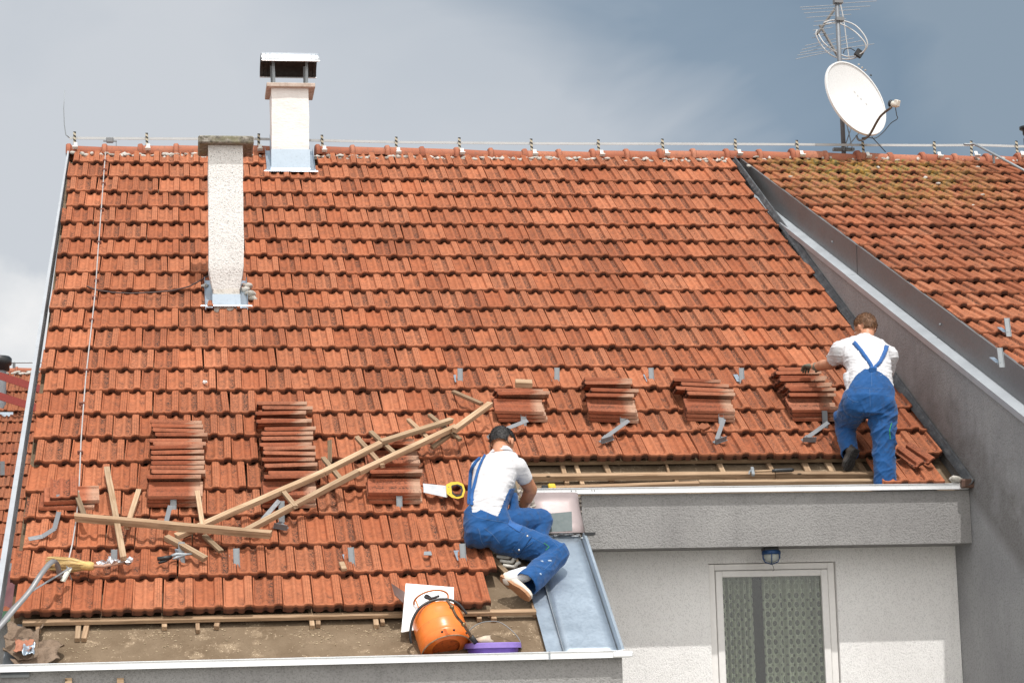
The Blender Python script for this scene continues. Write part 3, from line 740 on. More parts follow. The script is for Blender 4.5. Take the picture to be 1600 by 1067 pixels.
MB().box((-14, 38.2, 0), (-1.3, 50, LO.z-4.9)).build('wall', ST_WHITE, lh)
# flue pipe with a black cap, two red stay rails
e0 = aty(8, 622, 43.4)
fl_ = empty('flue_pipe', (e0.x, e0.y, e0.z-1), 'short grey flue pipe with black cap on the distant left roof', 'flue pipe')
MB().lathe([(.14, -.9), (.14, .5)], 14, Matrix.Translation((e0.x-.1, e0.y-.25, e0.z))).build('pipe', GALV, fl_, True)
MB().lathe([(.0, .78), (.2, .78), (.24, .74), (.24, .62), (.20, .60), (.2, .5), (.0, .5)], 14, Matrix.Translation((e0.x-.1, e0.y-.25, e0.z))).build('cap', BLACKP, fl_, True)
MB().box((e0.x-.5, e0.y-.6, e0.z-.75), (e0.x+.2, e0.y-.55, e0.z-.35)).build('flashing', ZINC, fl_)
for nm, (a, b), lb in (('rail', ((-40, 574), (60, 607)), 'upper dark red rail slanting over the distant left roof'), ('rail', ((-40, 606), (56, 637)), 'lower dark red rail slanting over the distant left roof')):
    pa, pb = aty(*a, 42.6), aty(*b, 42.6)
    tag(MB().bar(pa, pb+(pb-pa)*.4, .05, .14).build(nm, plain('dark_red_paint', (.22, .03, .022), .5, nz=.1), None), lb, 'rail')
# ridge wire of the distant house
we = aty(22, 575, 44.5)
lw = empty('lightning_conductor', (we.x, we.y, we.z), 'thin lightning wire above the distant left ridge', 'lightning rod')
MB().tube([aty(-60, 567, 44.5), aty(75, 566, 44.5)], .018, 5).build('wire', GALV, lw)
MB().tube([aty(22, 566, 44.5), aty(22, 580, 44.5)], .03, 5).build('holder', ZINC_DARK, lw)
# low corrugated outbuilding between the houses
ob = empty('shed', (-4, 30, 0), 'maroon corrugated metal shed roof below the distant left house', 'shed')
c0 = aty(20, 893, 32); c1 = aty(20, 950, 26)
V = []; n = 160
for j, (Y, z) in enumerate(((32, c0.z), (26, c1.z))):
    for i in range(n+1):
        x = -7+6.3*i/n; V.append((x, Y, z+.03*math.sin(i*1.26)))
o = MB().add(V, [(i, i+1, n+2+i, n+1+i) for i in range(n)]).build('corrugated_roof', plain('maroon_sheet', (.14, .035, .035), .45, .2, nz=.12), ob, True)
MB().box((-7, 31.95, c0.z-.05), (-.8, 32.1, c0.z+.12)).build('ridge_flashing', GALV, ob)
MB().box((-7, 25.95, c1.z-.16), (-.8, 26.1, c1.z-.03)).build('gutter', plain('green_gutter', (.05, .12, .07), .5, nz=.1), ob)
MB().box((-7, 26.2, 0), (-.85, 31.9, c1.z-.05)).build('wall', ST_GREY, ob)
# ------------------------------------------------------------------ chimneys (parts of the house)
def box_shaft(mb, x0, x1, y0, y1, z0, z1, taper=0.0, n=10, jit=.0, seed=0, z_t=0.0):
    """a rendered shaft with slightly uneven faces"""
    V = []; F = []; m = 6; R = n
    per = []
    for i in range(m): per.append((x0+(x1-x0)*i/m, y0))
    for i in range(m): per.append((x1, y0+(y1-y0)*i/m))
    for i in range(m): per.append((x1-(x1-x0)*i/m, y1))
    for i in range(m): per.append((x0, y1-(y1-y0)*i/m))
    cx, cy = (x0+x1)/2, (y0+y1)/2; q = len(per)
    for r in range(R+1):
        z = z0+(z1-z0)*r/R; t = max(0, 1-(z-z0)/z_t) if z_t else 0; sc = 1-taper*t
        for (x, y) in per:
            v = Vector((cx+(x-cx)*sc, cy+(y-cy)*sc, z)); dn = Vector((v.x-cx, v.y-cy, 0)); dn.normalize()
            v += dn*jit*noise.noise(v*5+Vector((seed, 0, 0))); V.append(v)
    for r in range(R):
        for i in range(q): F.append((r*q+i, r*q+(i+1) % q, (r+1)*q+(i+1) % q, (r+1)*q+i))
    F.append(tuple(range(R*q, R*q+q))); return mb.add(V, F)
# left chimney
c1_ = box_shaft(MB(), .212, .522, 19.45, 19.78, CZ+3.62, CZ+4.93, .24, 26, .009, 1, .20).build('chimney', ST_CHIM, house, 35)
c1_['label'] = 'tall narrow chimney with rough white render and a dark lichened cap'
MB().box((.248, 19.485, CZ+3.2), (.486, 19.76, CZ+3.66), bev=.01).build('chimney_base', stucco('stained_render', (.52, .49, .44), (.62, .6, .56), 30, .2, .6), c1_)
MB().box((.122, 19.36, CZ+4.93), (.618, 19.88, CZ+5.0), bev=.012).build('chimney_cap', CONC_DARK, c1_)
ap = MB(); zb = CZ+3.425
P = lambda u, s, h: rp(u-X0, s, h)
def sheet(mb, pts, th=.003):
    vs = [Vector(p) for p in pts]; n = (vs[1]-vs[0]).cross(vs[2]-vs[0]).normalized()*th; k = len(vs)
    mb.add(vs+[v+n for v in vs], [tuple(range(k)), tuple(range(2*k-1, k-1, -1))]+[(i, (i+1) % k, k+(i+1) % k, k+i) for i in range(k)]); return mb
def apron(x0, x1, yf, s0, sback, ext, up, parent, nm='flashing'):
    mb = MB(); y = yf-.004
    zf = lambda y: Z0+(y-Y0)*math.tan(A)
    ub = rp(0, s0, .05)
    # lower sheet on the tiles, upstand on the shaft, side sheets
    lo = ub; zf0 = zf(y)+.055
    sheet(mb, [(x0-ext, lo.y, lo.z), (x1+ext, lo.y, lo.z), (x1+ext*.55, y, zf0), (x0-ext*.55, y, zf0)])
    sheet(mb, [(x0-.006, y-.002, zf0-.01), (x1+.006, y-.002, zf0-.01), (x1+.006, y-.002, zf0+up), (x0-.006, y-.002, zf0+up)])
    bk = rp(0, sback, .055)
    for sx, xe in ((-1, x0), (1, x1)):
        sheet(mb, [(xe+sx*ext*.6, y-.06, zf(y-.06)+.06), (xe+sx*.004, y-.06, zf(y-.06)+.06), (xe+sx*.004, bk.y, bk.z), (xe+sx*ext*.6, bk.y, bk.z)])
        sheet(mb, [(xe+sx*.006, y-.003, zf(y)+.03), (xe+sx*.006, bk.y, bk.z), (xe+sx*.006, bk.y, bk.z+up*.9), (xe+sx*.006, y-.003, zf(y)+.05+up)])
        sheet(mb, [(xe+sx*ext*.6, y-.06, zf(y-.06)+.045), (xe+sx*ext*.6, bk.y, bk.z-.01), (xe+sx*(ext*.6+.006), bk.y, bk.z+.035), (xe+sx*(ext*.6+.006), y-.06, zf(y-.06)+.085)])
    # folded front lip
    mb.tube([(x0-ext, lo.y, lo.z), (x1+ext, lo.y, lo.z)], .006, 6)
    return mb.build(nm, ZINC, parent)
apron(.25, .484, 19.485, 5.06, 5.62, .11, .10, c1_)
rb = random.Random(9)
for i, (u, s, h, r) in enumerate(((1.72, 5.42, .05, .05), (1.755, 5.33, .045, .055), (1.74, 5.5, .05, .045), (1.78, 5.24, .04, .04), (1.36, 5.5, .05, .035))):
    MB().blob(rp(u, s, h), (r, r*1.3, r*.7), 2, .4, i*3).build('mortar_fillet', MORTAR, c1_, True)
# right chimney with metal cowl
c2_ = box_shaft(MB(), .899, 1.286, 22.40, 22.80, CZ+5.25, CZ+6.30, .03, 20, .010, 4, .3).build('chimney', ST_CHIM2, house, 35)
c2_['label'] = 'smooth white chimney on the ridge with a curved metal cowl'
cp = MB(); cp.box((.849, 22.345, CZ+6.30), (1.355, 22.87, CZ+6.345), bev=.006)
cp.build('chimney_cap', CONC, c2_)
apron(.899, 1.286, 22.405, 8.50, 9.1, .085, .20, c2_)
# cowl: arched sheet on four legs
cw = MB(); n = 14; V = []
xs = (.798, .80, .835, .84, .845, .88, .885, .89, 1.31, 1.315, 1.32, 1.355, 1.36, 1.365, 1.40)
yc, ry = 22.60, .315
for x in xs:
    rb_ = .006 if x in (.84, .885, 1.315, 1.36) else 0
    for j in range(n+1):
        a = math.pi*j/n; V.append((x, yc-(ry+rb_)*math.cos(a), CZ+6.56+(.15+rb_)*math.sin(a)**.8))
F = [(i*(n+1)+j, i*(n+1)+j+1, (i+1)*(n+1)+j+1, (i+1)*(n+1)+j) for i in range(len(xs)-1) for j in range(n)]
cwl = cw.add(V, F).build('cowl', CAPM, c2_, 40); sm = cwl.modifiers.new('s', 'SOLIDIFY'); sm.thickness = .004; cwl.data.materials.append(plain('sooty_metal', (.035, .03, .027), .6, .3, nz=.3)); sm.material_offset = 1; sm.offset = -1
for y in (yc-ry, yc+ry): MB().tube([(.798, y, CZ+6.563), (1.40, y, CZ+6.563)], .008, 6).build('rolled_edge', CAPM, cwl)
for x, tl_ in ((.93, -.012), (1.27, .0)):
    for y in (22.40, 22.82):
        MB().bar((x, y, CZ+6.34), (x+tl_, y, CZ+6.66), .028, .006, up=(0, 1, 0)).build('leg', GALV, cwl)
# ------------------------------------------------------------------ lightning conductor along the ridge
lc = empty('lightning_conductor', rp(.1, 9.2, .1), 'flat zinc lightning strip on striped holders all along the roof ridge', 'lightning rod')
YR = 22.95
wire = MB(); pts = [aty(x, y, YR) for x, y in ((108, 216), (230, 217), (404, 217.5), (505, 220), (620, 222.5), (718, 223.5), (831, 224.5), (935, 225), (1036, 225), (1149, 225.5), (1246, 226), (1349, 227), (1460, 227.5), (1530, 227), (1589, 229), (1680, 230))]
for a, b in zip(pts[:-1], pts[1:]): wire.bar(a, b, .008, .026, up=(0, 0, 1))
wire.build('strip', metal('old_zinc_strip', (.40, .41, .41), .6, .1, .3), lc)
wr = [aty(x, y, YR) for x, y in ((109, 216), (103, 211), (100.5, 195), (99.5, 170), (101, 141))]
MB().tube(wr, [.006, .006, .005, .004, .003], 6).build('air_terminal', GALV, lc, True)
STR = []
def f(T, b):
    O = opos(T); sp = T.new('ShaderNodeSeparateXYZ', ins={0: O}); 
    n = T.math('FRACT', T.math('ADD', T.math('MULTIPLY', sp.outputs[2], 22.0), T.math('MULTIPLY', sp.outputs[0], 14.0)))
    T.l.new(T.mix(T.math('GREATER_THAN', n, .52), (.42, .38, .29), (.03, .028, .025)), b.inputs['Base Color'])
STRIPE = mat('twisted_holder_paint', (.3, .28, .2), .6, 0, .3, f)
hold = MB(); hold.box((-.014, -.004, -.01), (.014, .004, .175)); hme = hold.mesh('holder', STRIPE)
foot = MB(); foot.box((-.018, -.012, -.085), (.018, -.004, .0)).box((-.03, -.05, -.09), (.026, -.01, -.08)); fme = foot.mesh('foot', plain('white_daub', (.62, .61, .58), .7, nz=.08))
for x, y in ((117, 211), (230, 213), (404, 214), (504, 216), (619, 219), (718, 220), (831, 222), (935, 223), (1036, 222), (1149, 222), (1246, 224), (1349, 226), (1460, 226), (1517, 225), (1589, 225)):
    p = aty(x, y, YR-.02); zt = p.z
    h = put('holder', hme, Matrix.Translation((p.x, p.y, zt-.14)) @ Matrix.Rotation(random.uniform(-.05, .05), 4, 'Y'), lc)
    put('foot', fme, Matrix.Translation((p.x+.012, p.y-.09, zt-.115)) @ Matrix.Rotation(-.5, 4, 'X'), h)
jb = aty(172, 219, YR-.03)
MB().box((jb.x-.04, jb.y-.02, jb.z-.03), (jb.x+.035, jb.y+.02, jb.z+.025), bev=.006).box((jb.x-.07, jb.y-.01, jb.z-.018), (jb.x+.07, jb.y+.01, jb.z-.008)).build('clamp', ZINC_DARK, lc)
MB().tube([jb+Vector((.05, 0, -.01)), jb+Vector((.065, -.02, -.03)), jb+Vector((.065, -.05, -.09))], .005, 6).build('tail', ZINC_DARK, lc)
# down conductor over the tiles, with clips
dn = empty('down_conductor', wroof(150, 440, .04), 'thin lightning wire running down the left part of the roof', 'wire')
dp = [(165, 238), (163, 262), (158, 330), (153, 395), (149, 455), (144, 500), (139, 545), (134, 590), (130, 640), (126.5, 690), (125, 730), (123, 775), (119, 812), (113, 850), (105, 884)]
MB().tube([wroof(x, y, .075+(.03 if y > 780 else 0)+.01*math.sin(y)) for x, y in dp], .0055, 6).build('wire', metal('grey_wire', (.45, .43, .42), .5, .1, .4), dn)
for x, y in ((164, 254), (163.5, 268), (162, 290), (159, 331), (155, 382), (151, 441), (147.5, 468), (143.5, 503), (135, 582), (128, 634), (125.5, 710), (123, 790)):
    a = onroof(x, y, .05)
    MB().box((-.022, -.008, 0), (.022, .008, .035), bev=.004).box((-.006, -.03, .005), (.006, .03, .015)).build('clip', plain('rust_clip', (.2, .075, .05), .7, nz=.2), dn, False, RM @ Matrix.Translation(a))
# loose dark cable sagging towards the chimney
cb = [(128, 442), (135, 447), (150, 453), (175, 457), (205, 458.5), (240, 457), (270, 454), (295, 448), (312, 439), (327, 430)]
tag(MB().tube([wroof(x, y, .07 if x > 140 and x < 310 else .05) for x, y in cb], .007, 6).build('cable', plain('dark_cable', (.07, .045, .04), .6), None, True), 'dark cable sagging across the tiles left of the tall chimney', 'cable')
tag(MB().blob(wroof(320, 597, .05), (.02, .02, .015), 2, .3, 3).build('crumpled_paper', plain('white_scrap', (.75, .75, .73), .8), None), 'small white crumpled scrap lying alone in the middle of the tiles', 'scrap')
# lead soaker between the tiles and the firewall
ld = MB(); N = 60; V = []
for i in range(N+1):
    s = 1.60+(9.0-1.60)*i/N; Y = (rp(0, s)).y; xw = xwall(Y)
    j = .010*noise.noise(Vector((s*3.1, 0, 0))); j2 = .018*noise.noise(Vector((s*4.3, 5, 0))); wd = .036 if s < 6 else .036-.022*(s-6)/3
    V += [rp(xw-X0-wd-.02+j2*.7, s, .035+j), rp(xw-X0-wd*.55, s, .055+j), rp(xw-X0-.012, s, .075+j), rp(xw-X0-.004, s, .075+wd*.4+j2*.3)]
F = [(i*4+j, i*4+j+1, (i+1)*4+j+1, (i+1)*4+j) for i in range(N) for j in range(3)]
ldo = MB().add(V, F).build('lead_soaker', LEAD, house, True); sm = ldo.modifiers.new('s', 'SOLIDIFY'); sm.thickness = .004
# ------------------------------------------------------------------ antenna mast, aerials and the satellite dish
AY = 23.15
ma = aty(1318, 236, AY); mt = aty(1306, -30, AY)
mast = empty('antenna_mast', ma, 'grey antenna mast pole rising behind the ridge at the right', 'mast')
MB().tube([ma-Vector((0, 0, .5)), mt], .026, 12).build('pole', metal('mast_steel', (.15, .16, .175), .55, .1, .3, (.1, .1, .1)), mast, True)
MB().box((ma.x-.12, AY-.03, ma.z+.0), (ma.x+.12, AY+.03, ma.z+.03)).build('mast_foot', ZINC_DARK, mast)
for a, b in (((1322, 190), (1333, 237)), ((1330, 200), (1318, 236)), ((1345, 205), (1322, 232))):
    MB().tube([aty(*a, AY+.05), aty(*b, AY-.05)], .006, 6).build('stay', ZINC_DARK, mast)
cl = aty(1311, 31, AY); MB().box((cl.x-.04, AY-.04, cl.z-.02), (cl.x+.05, AY+.04, cl.z+.02)).build('clamp', ZINC_DARK, mast)
cl = aty(1308, 2, AY); MB().box((cl.x-.04, AY-.04, cl.z-.03), (cl.x+.06, AY+.04, cl.z+.03)).build('clamp', ZINC_DARK, mast)
# aerials: boom and elements
ALU = metal('aerial_tube', (.26, .26, .26), .6, .1, .2, (.2, .2, .2))
def aerial(ba, bb, els, label, depth=.35):
    a, b = aty(*ba, AY+.75), aty(*bb, AY+.75-depth)
    e = empty('tv_aerial', a, label, 'aerial')
    MB().bar(a, b, .022, .022).build('boom', metal('boom_metal', (.17, .155, .14), .5, .1, .4), e)
    for (x0, y0), (x1, y1), t in els:
        Y = AY+.75-depth*t; MB().tube([aty(x0, y0, Y), aty(x1, y1, Y)], .0035, 5).build('element', ALU, e)
    return e
aerial((1306, 12), (1277, 54), [((1250, 12), (1310, 8), 0), ((1309, 6), (1370, 2), 0), ((1253, 15.5), (1360, 10), .1), ((1256, 21), (1344, 15), .3), ((1260, 28), (1330, 23), .5), ((1272, 34), (1322, 30), .7), ((1271, 41), (1318, 36), .85), ((1270, 48), (1301, 43), 1.0), ((1271, 54), (1290, 51), 1.0)], 'upper television aerial with thin rods, boom sloping down left of the mast')
aerial((1281, 40), (1310, 90), [((1243, 93), (1330, 74), 1.0), ((1246, 87), (1366, 69), .9), ((1250, 83), (1346, 64), .75), ((1253, 78), (1334, 60), .6), ((1258, 72), (1325, 57), .4), ((1268, 60), (1303, 53), .2)], 'lower television aerial with thin rods crossing the mast above the dish')
# coil of white coax
CO = empty('cable_coil', aty(1312, 60, AY-.15), 'coil of white coaxial cable looped round the mast above the dish', 'cable coil')
WC = plain('white_cable', (.50, .50, .49), .6)
def spl(pts, n=6):
    out = []; k = len(pts)
    for i in range(k-1):
        p0, p1, p2, p3 = (Vector(pts[max(i-1, 0)]), Vector(pts[i]), Vector(pts[i+1]), Vector(pts[min(i+2, k-1)]))
        for j in range(n):
            t = j/n; out.append(.5*((2*p1)+(p2-p0)*t+(2*p0-5*p1+4*p2-p3)*t*t+(3*p1-p0-3*p2+p3)*t**3))
    out.append(Vector(pts[-1])); return out
l1 = [(1287, 36, 0), (1300, 32, 0), (1318, 33, .1), (1336, 40, .2), (1350, 55, .25), (1355.5, 70, .25), (1349, 82, .2), (1338, 90, .15), (1320, 93, .1), (1300, 87, .1), (1284, 72, .05), (1275, 55, .05), (1277, 47, .05)]
l2 = [(1290, 38, 0), (1308, 36, 0), (1330, 46, .15), (1344, 58, .25), (1353, 72, .25), (1345, 84, .2), (1325, 89, .15), (1305, 81, .1), (1288, 68, .1), (1279, 54, .05)]
for l in (l1, l2): MB().tube(spl([aty(x, y, AY+.30-d) for x, y, d in l]), .0075, 7).build('loop', WC, CO, True)
MB().tube(spl([aty(x, y, AY+.3) for x, y in ((1312, 2), (1318, 30), (1322, 60), (1327, 94))]), .006, 6).build('drop_cable', WC, CO, True)
MB().tube(spl([aty(x, y, AY+.1) for x, y in ((1318, 84), (1320, 78), (1328, 76), (1336, 80))]), .005, 6).build('tail', BLACKP, CO, True)
jp = aty(1342, 84, AY+.12); MB().box((-.045, -.02, -.045), (.045, .02, .045), Matrix.Translation(jp) @ Matrix.Rotation(.6, 4, 'Y'), 0, .008).build('splitter_box', BLACKP, CO)
# dish: the ellipse seen is 100 x 122 px
DY = AY-.45
dc = aty(1337, 154, DY)
dish = empty('satellite_dish', dc, 'white satellite dish with feed arm fixed to the mast at the right', 'satellite dish')
vdir = (dc-Vector((0, 0, CZ))).normalized()
# normal of the dish: towards the viewer, turned to the right and up
dn_ = Vector((.40, -.88, .27)).normalized(); upd = Vector((-.30, .0, 1)); ax = (upd-dn_*upd.dot(dn_)).normalized(); bx = ax.cross(dn_).normalized()
DM = Matrix(((bx.x, ax.x, dn_.x, dc.x), (bx.y, ax.y, dn_.y, dc.y), (bx.z, ax.z, dn_.z, dc.z), (0, 0, 0, 1)))
a_, b_ = .385, .445
mb = MB(); V = []; NR, NAa = 10, 48
V.append((0, 0, -.07))
for i in range(1, NR+1):
    r = i/NR
    for j in range(NAa):
        t = 2*math.pi*j/NAa; V.append((a_*r*math.cos(t), b_*r*math.sin(t), -.07*(1-r*r)))
for r, z in ((1.0, .012), (1.035, .012), (1.045, -.012), (1.03, -.014)):
    for j in range(NAa): t = 2*math.pi*j/NAa; V.append((a_*r*math.cos(t), b_*r*math.sin(t), z))
F = [(0, 1+j, 1+(j+1) % NAa) for j in range(NAa)]
for i in range(NR+3):
    for j in range(NAa): F.append((1+i*NAa+j, 1+(i+1)*NAa+j, 1+(i+1)*NAa+(j+1) % NAa, 1+i*NAa+(j+1) % NAa))
ref = MB().add([DM @ Vector(v) for v in V], F).build('reflector', plain('dish_white', (.60, .60, .595), .45, nz=.03, sc=3), dish, 40)
sm = ref.modifiers.new('s', 'SOLIDIFY'); sm.thickness = .004; sm.offset = -1
lnb = aty(1397, 163, DY-.42); foot_ = aty(1347, 217, DY-.04)
armp = spl([foot_, aty(1358, 212, DY-.1), aty(1375, 183, DY-.28), aty(1393, 168, DY-.42)], 5)
MB().tube(armp, .014, 8).build('feed_arm', plain('brown_arm', (.10, .075, .06), .5, .3, nz=.2), dish, True)
MB().tube(spl([aty(1338, 212, DY), aty(1342, 219, DY-.02), aty(1352, 217, DY-.06), aty(1362, 206, DY-.14)]), .012, 8).build('arm_bracket', ZINC_DARK, dish, True)
ld_ = (dc-lnb).normalized(); LR = ld_.to_track_quat('Z', 'Y').to_matrix().to_4x4()
MB().lathe([(0, -.05), (.03, -.05), (.034, -.04), (.034, .02), (.024, .03), (.02, .05), (0, .055)], 16, Matrix.Translation(lnb) @ LR).box((-.03, -.02, -.06), (.03, .05, -.01), Matrix.Translation(lnb) @ LR, 0, .006).build('feed_head', plain('cream_lnb', (.58, .54, .48), .5), dish, 40)
MB().lathe([(.02, .03), (.04, .035), (.04, .055), (.02, .06)], 14, Matrix.Translation(lnb) @ LR).build('clamp_ring', BLACKP, dish, True)
MB().tube(spl([aty(x, y, DY-.35+.0*y) for x, y in ((1399, 168), (1401, 180), (1402, 186), (1392, 193), (1380, 207), (1368, 216), (1357, 215))]), .005, 6).build('feed_cable', BLACKP, dish, True)
MB().tube([aty(1362, 214, DY), aty(1384, 238, DY)], .005, 6).build('feed_cable', BLACKP, dish)
MB().tube([aty(1322, 190, AY), aty(1330, 170, DY+.1)], .02, 8).build('dish_mount', ZINC_DARK, dish)
bx_ = aty(1357, 115, DY-.01); 
for x, y in ((1342, 101), (1347, 106), (1352, 110), (1361, 118)): MB().blob(aty(x, y, DY-.02), (.014, .01, .012), 1, .3, x).build('grime', BLACKP if x == 1361 else MORTAR, dish)
# the dark finial cut by the right edge of the frame
p = aty(1598, 214, 23.6); e = empty('roof_finial', p, 'dark metal flue top cut by the right edge of the picture', 'flue')
MB().lathe([(0, -.4), (.05, -.4), (.05, -.02), (.035, .0), (.055, .03), (.055, .07), (.09, .09), (.09, .12), (.0, .13)], 14, Matrix.Translation(p+Vector((.06, 0, 0)))).build('flue', BLACKP, e, True)
# slanting stay rod near the right end of the ridge
st = empty('stay_rod', aty(1560, 245, 22.3), 'grey rod slanting down from the right end of the ridge', 'rod')
MB().tube([aty(1507, 226, 22.7), aty(1512, 226, 22.75), aty(1522, 225.5, 22.7), aty(1530, 229, 22.6), aty(1640, 288, 21.0)], .014, 8).build('rod', GALV, st, True)
MB().tube([aty(1552, 238, 22.3), aty(1553, 256, 22.3)], .014, 8).build('bracket', ZINC_DARK, st)
# ------------------------------------------------------------------ zinc sheet work beside the upper eave
tray = empty('flashing_tray', rp(3.85, .3, -.05), 'wide bluish zinc tray flashing lying down the roof edge right of the kneeling man', 'flashing')
tl_, tr_ = onroof(838, 926, -.05), onroof(905, 832, -.05)
def rpoly(mb, pts, th=.003):
    return sheet(mb, [rp(*p) for p in pts], th)
mb = MB(); h = -.045
uL = 3.60
mb2 = MB(); n = 16; V = []
for i in range(n+1):
    s = -.56+(1.06+.56)*i/n
    for j in range(7):
        t = j/6; u = uL+.115+(4.085-uL-.115)*t; V.append(rp(u, s, h+.003*noise.noise(Vector((u*4, s*2.2, 1)))))
F = [(i*7+j, i*7+j+1, (i+1)*7+j+1, (i+1)*7+j) for i in range(n) for j in range(6)]
o = mb2.add(V, F).build('pan', ZINC, tray, True); o.modifiers.new('s', 'SOLIDIFY').thickness = .003
mb = MB(); rpoly(mb, [(uL, -.56, h-.004), (uL+.112, -.56, h-.004), (uL+.112, .60, h-.004), (uL, .36, h-.004)]).build('side_strip', ZINC, tray)
mb = MB(); sheet(mb, [rp(uL+.113, -.56, h-.005), rp(uL+.113, .98, h-.005), rp(uL+.108, .98, h+.03), rp(uL+.108, -.56, h+.03)]).build('standing_seam', ZINC_DULL, tray)
mb = MB(); sheet(mb, [rp(4.088, -.56, h-.02), rp(4.088, 1.02, h-.02), rp(4.104, 1.02, h+.045), rp(4.104, -.56, h+.045)])
sheet(mb, [rp(4.105, -.56, h+.045), rp(4.105, 1.02, h+.045), rp(4.125, 1.02, h+.04), rp(4.125, -.56, h+.04)]).build('upstand', metal('edge_zinc', (.36, .42, .48), .45, .1, .6), tray)
for i in range(8):
    a = onroof(868+i*7.5+rb.uniform(-2, 2), 836+rb.uniform(-3, 4), -.035)
    MB().blob(rp(a.x, a.y, -.04), (rb.uniform(.02, .045), .02, .008), 1, .4, i).build('sealant_dab', plain('white_sealant', (.72, .74, .75), .5), tray, True)
# cheek sheets under the end of the upper gutter
chk = empty('cheek_flashing', (2.8, YF, CZ+1.3), 'upright pink-reflecting zinc cheek sheets under the left end of the upper gutter', 'flashing')
V = []
for j in range(5):
    t = j/4; Yb = 16.13+.27*t+.02*math.sin(t*3.1); z = CZ+1.165+.325*t
    for x, dy in ((2.50, 0), (2.70, -.004), (2.85, .0), (2.905, .012), (2.935, .04), (2.955, .09)): V.append((x+.10*(1-t)*0, Yb+dy, z))
F = [(j*6+i, j*6+i+1, (j+1)*6+i+1, (j+1)*6+i) for j in range(4) for i in range(5)]
o = MB().add(V, F).build('sheet', metal('pink_reflection_zinc', (.33, .27, .265), .5, .08, .4, (.36, .32, .32)), chk, True); o.modifiers.new('s', 'SOLIDIFY').thickness = .003  # the sheet's pink reflection is put into the metal colour
def onchk(x, y, off=-.008):
    n = Vector((0, -.77, .64)); P0 = Vector((2.7, 16.13, 1.165)); d = pix(x, y); t = P0.dot(n)/d.dot(n); return d*t+Vector((0, off, CZ))
sheet(MB(), [onchk(*q) for q in ((858, 802), (893, 799), (894, 829), (858, 831))]).build('patch', metal('greenish_zinc', (.075, .095, .095), .6, .1, .1, (.1, .12, .12)), chk)
MB().box((2.3, YF+.13, CZ+1.0), (3.03, YF+.3, CZ+1.49)).build('inner_wall', ST_GREY, house)
MB().box((2.93, 16.10, CZ+1.145), (3.01, 16.2, CZ+1.165)).build('sheet_foot', BLACKP, chk)
# ------------------------------------------------------------------ stacks of loose tiles
rs = random.Random(21)
RZ = Matrix.Rotation(-math.pi/2, 4, 'Z')
def loose(M, label, group, first=None):
    me = tile_mesh(TILE_L, 0, 1, .40, .235)
    o = link(bpy.data.objects.new('loose_tile', me)); o.matrix_basis = M; tag(o, label, 'roof tile', group); return o
def stack(xl, xr, yb, yt, nflat, nedge, where, faces=1, skew=0.0, drift=0.0, top_skew=0.0, rest=-36):
    """a pile lying against its bracket: nflat tiles flat on the roof, then nedge tiles stepping up the slope"""
    g = 'loose tiles in the '+where; L = .40
    a = onroof((xl+xr)/2, yb, .05); u0 = a.x-L/2; s0 = a.y+.235
    b = onroof((xl+xr)/2, yt, .25)
    ORD = ['first', 'second', 'third', 'fourth', 'fifth', 'sixth', 'seventh', 'eighth', 'ninth', 'tenth', 'eleventh', 'twelfth', 'thirteenth', 'fourteenth', 'fifteenth']
    FL = {3: ('lowest', 'middle', 'uppermost'), 2: ('lower', 'upper')}[nflat]
    for i in range(nflat):
        M = RM @ Matrix.Translation((u0+rs.gauss(0, .008)+skew*i, s0+rs.gauss(0, .004), .052+.036*i)) @ Matrix.Rotation(rs.gauss(0, .015)+drift, 4, 'Z') @ RZ
        loose(M, FL[i]+' flat tile at foot of the '+where, g+' foot')
    f0 = s0-.03; f1 = onroof((xl+xr)/2, yt+4, .19).y; step = (f1-f0)/max(1, nedge-1)
    for i in range(nedge):
        s = f0+step*i+.19+rs.gauss(0, .009); q = math.radians(rest+rs.gauss(0, 1.2))
        rot = drift+rs.gauss(0, .026)+(top_skew if i >= nedge-3 else 0)
        ox = rs.gauss(0, .017)+skew*i*.5+(.03 if i % 2 else 0)
        M = RM @ Matrix.Translation((u0+ox, s, .05)) @ Matrix.Rotation(rot, 4, 'Z') @ Matrix.Rotation(q, 4, 'X') @ RZ
        loose(M, (ORD[nedge-1-i]+' edge-on tile from the top of the '+where) if nedge > 1 else 'single edge-on tile in the '+where, g)
stack(224, 322, 792, 655, 3, 13, 'tall stack left of the laths', skew=.002, drift=-.01, top_skew=-.06)
stack(410, 497, 792, 628, 3, 15, 'tallest stack behind the lath frame', drift=.0)
stack(578, 662, 786, 738, 3, 1, 'low stack left of the saw', drift=-.03)
stack(573, 655, 735, 690, 2, 2, 'half-hidden pile above the low one', drift=-.02)
stack(777, 858, 658, 606, 3, 3, 'stack topped by a block of wood', drift=-.05, skew=-.003)
stack(922, 1003, 658, 588, 3, 4, 'second stack of the upper row', drift=-.09, skew=-.004)
stack(1075, 1155, 657, 592, 3, 5, 'third stack of the upper row', drift=-.08, skew=-.008)
stack(1236, 1318, 657, 575, 3, 8, 'stack under the gloved hand', drift=-.02, skew=-.008)
